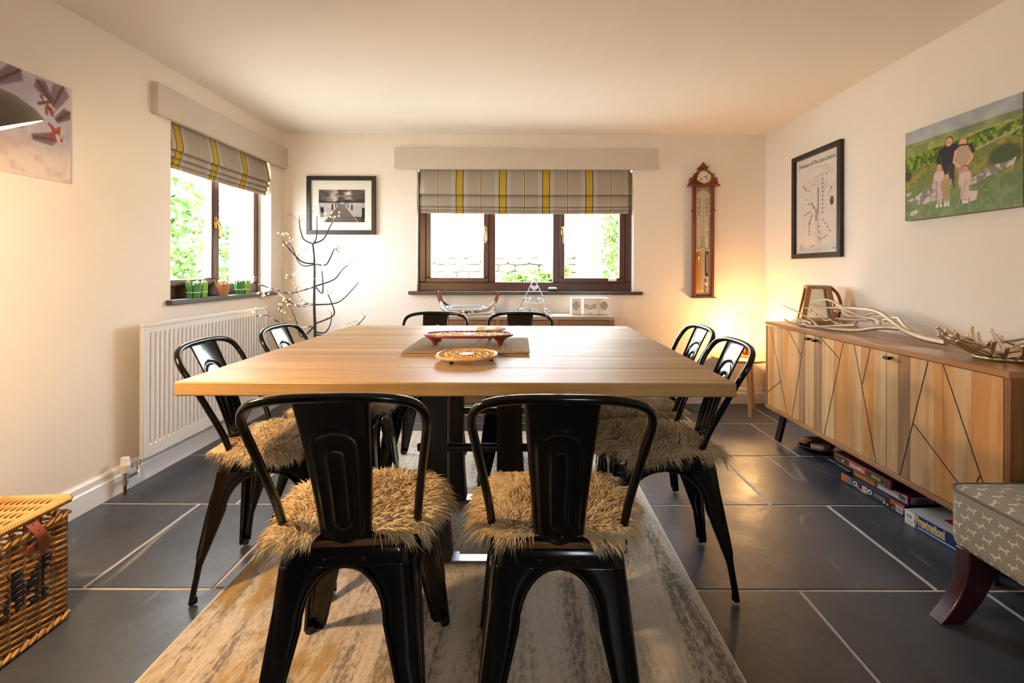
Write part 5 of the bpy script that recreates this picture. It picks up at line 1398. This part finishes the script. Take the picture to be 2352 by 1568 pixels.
weave('lid_weave', (0, HY0 - .004, .006), (0, 1, 0), (1, 0, 0), HY1 - HY0 + .006, LW, 'wicker_pale', parent=lid, amp=.0045)
m = MB(); n_ = 150
per = [(0, HY0 - .008), (LW, HY0 - .008), (LW, HY1 + .004), (0, HY1 + .004)]
m.tube([(x, y, .006) for x, y in per], .0095, 7, closed=True)
for i in range(4):
    a, c = Vector((*per[i], .006)), Vector((*per[(i + 1) % 4], .006)); t = (c - a).normalized(); kk = int((c - a).length / .0065); s = t.cross(Vector((0, 0, 1)))
    for k in range(kk):
        p0 = a + (c - a) * (k + .5) / kk; pts = [p0 + s * .0105 * math.cos(q) + Vector((0, 0, .0105 * math.sin(q))) + t * .002 * (q / 3 - 1) for q in [2 * PI * j / 7 for j in range(7)]]
        m.tube(pts, .0028, 4, closed=True)
m.build('lid_border', 'wicker_pale', lid)
sp = bez([(HX1 - .035, 1.40, HH + .036), (HX1 + .006, 1.405, HH + .030), (HX1 + .030, 1.415, HH - .005), (HX1 + .028, 1.43, HH - .045), (HX1 + .022, 1.435, HH - .075)], 6)
vs = []
for i, q in enumerate(sp):
    w = .016 if i < len(sp) - 4 else .016 * (len(sp) - i - .6) / 4
    for aa, bb in ((-.0015, -w), (.0015, -w), (.0015, w), (-.0015, w)): vs.append((q.x + aa, q.y + bb, q.z))
k = len(sp); fs = [(i * 4 + j, i * 4 + (j + 1) % 4, i * 4 + 4 + (j + 1) % 4, i * 4 + 4 + j) for i in range(k - 1) for j in range(4)] + [(3, 2, 1, 0), (4 * k - 4, 4 * k - 3, 4 * k - 2, 4 * k - 1)]
so = MB().add(vs, fs).build('leather_strap', 'leather', hp, smooth=False, label='tan leather closing strap')
MB().box(HX1 + .006, HX1 + .012, 1.40, 1.47, HH - .058, HH - .040).build('strap_keeper', 'leather', hp, bevel=.002)
for i in (8, 11, 14): MB().sphere(sp[i] + Vector((.0015, 0, 0)), .0022, 5).build('strap_hole', 'black_paint', so)

# ------------------------------------------------------------------ floor lamp at the left edge of the view
fl = thing('floor_lamp', 'grey domed floor lamp, lit, in front of the berry canvas', 'lamp', (-1.52, .72, 0))
HEAD = Vector((-1.200, 1.0, 1.315)) - Vector((-1.52, .72, 0))
MB().lathe([(.13, 0), (.135, .008), (.13, .016), (.02, .022), (.001, .022)], 32).build('base', 'shade_grey', fl)
AXIS = Vector((-.18, -.405, .885)).normalized()
hm = Matrix.Translation(HEAD) @ Vector((0, 0, 1)).rotation_difference(AXIS).to_matrix().to_4x4() @ Matrix.Translation((0, 0, .045))
MB().tube(bez([(0, 0, .02), (0, 0, .8), (0, 0, 1.45), (.06, .05, 1.62), (.18, .16, 1.66), HEAD + AXIS * .175 + Vector((0, 0, .06)), HEAD + AXIS * .16], 8), .009, 10).build('pole', 'shade_grey', fl)
prof = [(.195, -.045), (.190, -.022), (.172, .012), (.140, .045), (.095, .074), (.05, .092), (.022, .10), (.02, .13)]
o = MB().lathe(prof, 48, hm, cap=False).build('shade', 'shade_grey', fl, angle=80)
MB().lathe([(r - .004, z - .001) for r, z in prof[:-1]] , 48, hm, cap=False).build('shade_lining', 'shade_white', fl, angle=80)
MB().lathe([(.001, -.015), (.018, -.008), (.028, .012), (.028, .03), (.018, .055), (.013, .075), (.013, .10)], 18, hm).build('lamp_bulb', 'lamp_bulb', fl)
ll = bpy.data.lights.new('floor_lamp_light', 'POINT'); ll.energy = 36; ll.color = (1, .67, .36); ll.shadow_soft_size = .04
llo = bpy.data.objects.new('floor_lamp_light', ll); COL.objects.link(llo); llo.parent = fl; llo.location = hm @ Vector((0, 0, -.050))

# ------------------------------------------------------------------ patterned chair at the right edge
AX0, AX1, AY0, AY1, AZ0, AZ1 = 1.348, 1.86, .98, 1.60, .205, .385
M('dog_fabric', '#918e87', .9, bmp=.25, bscale=500, bdist=.001); M('dog_cream', '#cfc4ae', .9); M('piping_grey', '#6f6a5e', .9)
ac = thing('upholstered_chair', 'low chair in grey fabric printed with cream dogs, dark curved legs', 'chair', (0, 0, 0))
bm = bmesh.new(); bmesh.ops.create_cube(bm, size=1)
for v in bm.verts: v.co = Vector(((AX0 + AX1) / 2 + v.co.x * (AX1 - AX0), (AY0 + AY1) / 2 + v.co.y * (AY1 - AY0), (AZ0 + AZ1) / 2 + v.co.z * (AZ1 - AZ0)))
vert_e = [e for e in bm.edges if abs(e.verts[0].co.z - e.verts[1].co.z) > .1]
bmesh.ops.bevel(bm, geom=vert_e, offset=.055, segments=6, affect='EDGES', profile=.5)
top_e = [e for e in bm.edges if all(v.co.z > AZ1 - .001 for v in e.verts) and len([f for f in e.link_faces if abs(f.normal.z) < .5]) > 0]
rim = []
for e in top_e: rim += [tuple(v.co) for v in e.verts]
bot_e = [e for e in bm.edges if all(v.co.z < AZ0 + .001 for v in e.verts)]
bmesh.ops.bevel(bm, geom=bot_e, offset=.03, segments=4, affect='EDGES', profile=.5)
tf = [f for f in bm.faces if f.normal.z > .9]
r = bmesh.ops.inset_region(bm, faces=tf, thickness=.05); 
for f in [f for f in bm.faces if f.normal.z > .9 and f.calc_area() > .1]:
    for v in f.verts: v.co.z += .018
me = bpy.data.meshes.new('seat_cushion'); bm.to_mesh(me); bvh = BVHTree.FromBMesh(bm); bm.free()
me.polygons.foreach_set('use_smooth', [True] * len(me.polygons)); me.set_sharp_from_angle(angle=math.radians(60))
cu = link('seat_cushion', me, MATS['dog_fabric'], ac)
rr_ = .055; pr = []
for (cx, cy, a0) in ((AX0 + rr_, AY0 + rr_, PI), (AX1 - rr_, AY0 + rr_, 1.5 * PI), (AX1 - rr_, AY1 - rr_, 0), (AX0 + rr_, AY1 - rr_, .5 * PI)):
    for k in range(7): a = a0 + k * PI / 12; pr.append((cx + rr_ * math.cos(a), cy + rr_ * math.sin(a), AZ1))
MB().tube(pr, .0042, 6, closed=True).build('piping', 'piping_grey', cu)
dog = [(-.016, -.009), (-.012, -.009), (-.010, -.003), (.006, -.003), (.008, -.009), (.012, -.009), (.011, .001), (.015, .006), (.018, .007), (.018, .010), (.012, .012), (.009, .011), (.006, .004), (-.010, .004), (-.014, .011), (-.016, .010), (-.013, .002)]
m = MB()
def stamp(o, xd, yd, flip, rot):
    xd = Vector(xd); yd = Vector(yd); nd = xd.cross(yd); vs = []
    for x, y in dog:
        x = -x if flip else x; xr, yr = x * math.cos(rot) - y * math.sin(rot), x * math.sin(rot) + y * math.cos(rot)
        p = Vector(o) + xd * xr * .95 + yd * yr * .95; h = bvh.ray_cast(p + nd * .15, -nd, .3)
        if h[0] is None or h[1].dot(nd) < .25: return
        vs.append(h[0] + h[1] * .0007)
    c = sum(vs, Vector()) / len(vs); k = len(vs)
    h = bvh.find_nearest(c); c = h[0] + h[1] * .0007
    m.add(vs, [tuple(range(k)) if not flip else tuple(reversed(range(k)))])
row = 0; z = AZ0 + .015
while z < AZ1 - .01:
    y = AY0 + .02 + (.02 if row % 2 else 0)
    while y < AY1 + .02:
        stamp((AX0, y, z), (0, -1, 0), (0, 0, 1), row % 2, .5 if row % 2 else -.15); y += .050
    z += .032; row += 1
x = AX0 + .02; row = 0
while x < AX1:
    y = AY0 + .02 + (.02 if row % 2 else 0)
    while y < AY1:
        stamp((x, y, AZ1), (1, 0, 0), (0, 1, 0), row % 2, .2); y += .050
    x += .036; row += 1
z = AZ0 + .02; row = 0
while z < AZ1:
    x = AX0 + .03 + (.02 if row % 2 else 0)
    while x < AX1: stamp((x, AY1, z), (-1, 0, 0), (0, 0, 1), row % 2, .3); stamp((x, AY0, z), (1, 0, 0), (0, 0, 1), row % 2, .3); x += .050
    z += .032; row += 1
m.build('dog_print', 'dog_cream', cu, smooth=False, kind='stuff', label='scattered cream dog silhouettes')
bk = MB().box(AX1 - .06, AX1 + .06, AY0, AY1, .30, .85).build('backrest', 'dog_fabric', ac, bevel=.04, seg=4)
def sabre(x0, y0, dx, dy):
    prof = []
    n_ = 9; vs = []
    for i in range(n_ + 1):
        t = i / n_; z = (AZ0 + .012) * (1 - t); o = t ** 2.1; w = .047 - .013 * t; cx, cy = x0 + dx * o, y0 + dy * o
        vs += [(cx - w, cy - .024, z), (cx + w, cy - .024, z), (cx + w, cy + .024, z), (cx - w, cy + .024, z)]
    fs = [(i * 4 + (j + 1) % 4, i * 4 + j, i * 4 + 4 + j, i * 4 + 4 + (j + 1) % 4) for i in range(n_) for j in range(4)] + [(0, 1, 2, 3), (4 * n_ + 3, 4 * n_ + 2, 4 * n_ + 1, 4 * n_)]
    MB().add(vs, fs).build('leg', 'mahogany', ac, bevel=.003)
sabre(AX0 + .045, AY1 - .07, -.098, 0); sabre(AX0 + .065, AY0 + .085, -.088, 0); sabre(AX1 - .20, AY1 - .025, .09, .02); sabre(AX1 - .20, AY0 + .05, .09, 0)

# ------------------------------------------------------------------ garden outside the windows
gr = struct(MB().box(-14, 12, YB + WT, 16, -.35, -.25).build('ground_outside', 'bounce_ground')); struct(MB().box(-14, XL - WT, -8, YB + WT, -.35, -.25).build('ground_outside', 'bounce_ground')); struct(MB().box(XL - WT, 12, -10, YF - .2, -.35, -.25).build('ground_outside', 'bounce_ground'))
gr['label'] = 'ground behind the house, made pale to bounce daylight onto the ceiling'
sw = thing('stone_wall', 'dry stone garden wall beyond the back window', 'wall', (0, 8.2, -.25))
rg = random.Random(8); stones = []
for k in range(6):
    bm = bmesh.new(); bmesh.ops.create_icosphere(bm, subdivisions=2, radius=1)
    for v in bm.verts:
        c = v.co; s = max(abs(c.x), abs(c.y), abs(c.z)); v.co = c.lerp(c / s, .55) * rg.uniform(.93, 1.03)
    me = bpy.data.meshes.new('stone'); bm.to_mesh(me); bm.free(); me.materials.append(MATS['stone' if k % 3 else 'stone_dark']); stones.append(me)
z = 0.0
while z < 1.62:
    h = rg.uniform(.09, .15); x = -3.0 + rg.uniform(0, .2)
    while x < .75:
        w = rg.uniform(.16, .42)
        if z > .7 or x > -1.9:
            o = bpy.data.objects.new('stone', rg.choice(stones)); COL.objects.link(o); o.parent = sw; o.location = (x + w / 2, rg.uniform(-.03, .03), z + h / 2); o.scale = (w / 2 * 1.02, .2, h / 2 * 1.04); o.rotation_euler = (0, rg.uniform(-.05, .05), 0)
        x += w
    z += h
MB().box(-2.9, .95, -.02, .2, 0, 1.5).build('wall_core', 'stone', sw)
def leafy(name, lab, cat, loc, blobs, n, size, mat, seed, trunk=None):
    t = thing(name, lab, cat, loc); rg = np.random.RandomState(seed)
    per = np.array([b_[3] ** 2 for b_ in blobs]); idx = rg.choice(len(blobs), n, p=per / per.sum()); bb = np.array(blobs)[idx]
    d = rg.randn(n, 3); d /= np.linalg.norm(d, axis=1)[:, None]; c = bb[:, :3] + d * (bb[:, 3:4] * (rg.rand(n, 1) ** .4))
    a = rg.randn(n, 3); a /= np.linalg.norm(a, axis=1)[:, None]; b_ = np.cross(a, rg.randn(n, 3)); b_ /= np.linalg.norm(b_, axis=1)[:, None]
    s = size * (.6 + .8 * rg.rand(n, 1)); nn_ = np.cross(a, b_)
    V = np.stack([c - a * s, c - b_ * s * .45 + nn_ * s * .1, c + a * s, c + b_ * s * .45 + nn_ * s * .1], 1).reshape(-1, 3); F = np.arange(4 * n).reshape(-1, 4)
    me = bpy.data.meshes.new('foliage'); me.from_pydata(V.tolist(), [], F.tolist()); me.update(); me.materials.append(MATS[mat])
    link('foliage', me, MATS[mat], t, kind='stuff')
    if trunk: 
        for pts, r in trunk: MB().tube(bez(pts, 4), r, 7).build('stem', 'bark', t)
    return t
leafy('garden_tree', 'leafy green tree beside the garden fence', 'tree', (1.27, 6.7, -.25), [(0, 0, 1.95, .32), (.1, .1, 1.35, .30), (-.02, -.1, 2.25, .25), (.25, .2, 1.8, .4), (.2, 0, .9, .35), (-.08, -.2, 1.5, .2)], 2600, .042, 'leaves_pale', 3, [([(0, 0, 0), (.05, 0, .8), (.1, 0, 1.8)], .05)])
leafy('garden_plant', 'light green plants at the foot of the stone wall', 'plant', (.1, 7.3, -.25), [(0, 0, 1.15, .2), (.3, .1, 1.2, .18), (-.3, 0, 1.1, .18), (.42, 0, 1.3, .16)], 1100, .06, 'leaves_pale', 5, [([(0, 0, 0), (0, 0, .8)], .02)])
leafy('hedge', 'tall green hedge seen through the side window', 'hedge', (-6.0, 7.6, -.25), [(0, 0, 1.2, .9), (.3, .4, 2.1, .8), (-.6, -1.0, 1.3, 1.0), (-.4, -.8, 2.6, .8), (.2, .6, 1.0, .7), (-1.0, -2.0, 1.6, 1.0), (-.8, -2.2, 2.8, .9)], 6500, .10, 'leaves', 7, [([(0, 0, 0), (0, 0, 1)], .06)])
leafy('hedge', 'lower pale shrub by the white garden wall', 'hedge', (-5.42, 9.35, -.25), [(0, 0, 1.2, .26), (-.05, .1, 1.65, .24), (.02, -.1, .9, .25), (-.1, 0, 2.0, .15)], 1100, .06, 'leaves', 9, [([(0, 0, 0), (0, 0, .8)], .04)])
o = tag(MB().box(-3.9, -3.6, 8.6, 12, -.25, 3.4).build('garden_wall', 'render_white', bevel=.01), 'white rendered wall seen through the side window', 'wall')
fn = thing('garden_fence', 'pale wooden garden fence running away from the house', 'fence', (0, 0, -.25))
for k in range(9):
    y = 6.2 + k * .28; MB().box(.85, .87, y, y + .265, .1, 1.98 + .01 * (k % 2)).build('fence_board', 'fence_wood', fn, bevel=.004)
MB().box(.87, .96, 6.12, 6.21, 0, 2.15).build('fence_post', 'fence_wood', fn, bevel=.006); MB().box(.87, .91, 6.2, 8.0, .5, .6).build('fence_rail', 'fence_wood', fn)
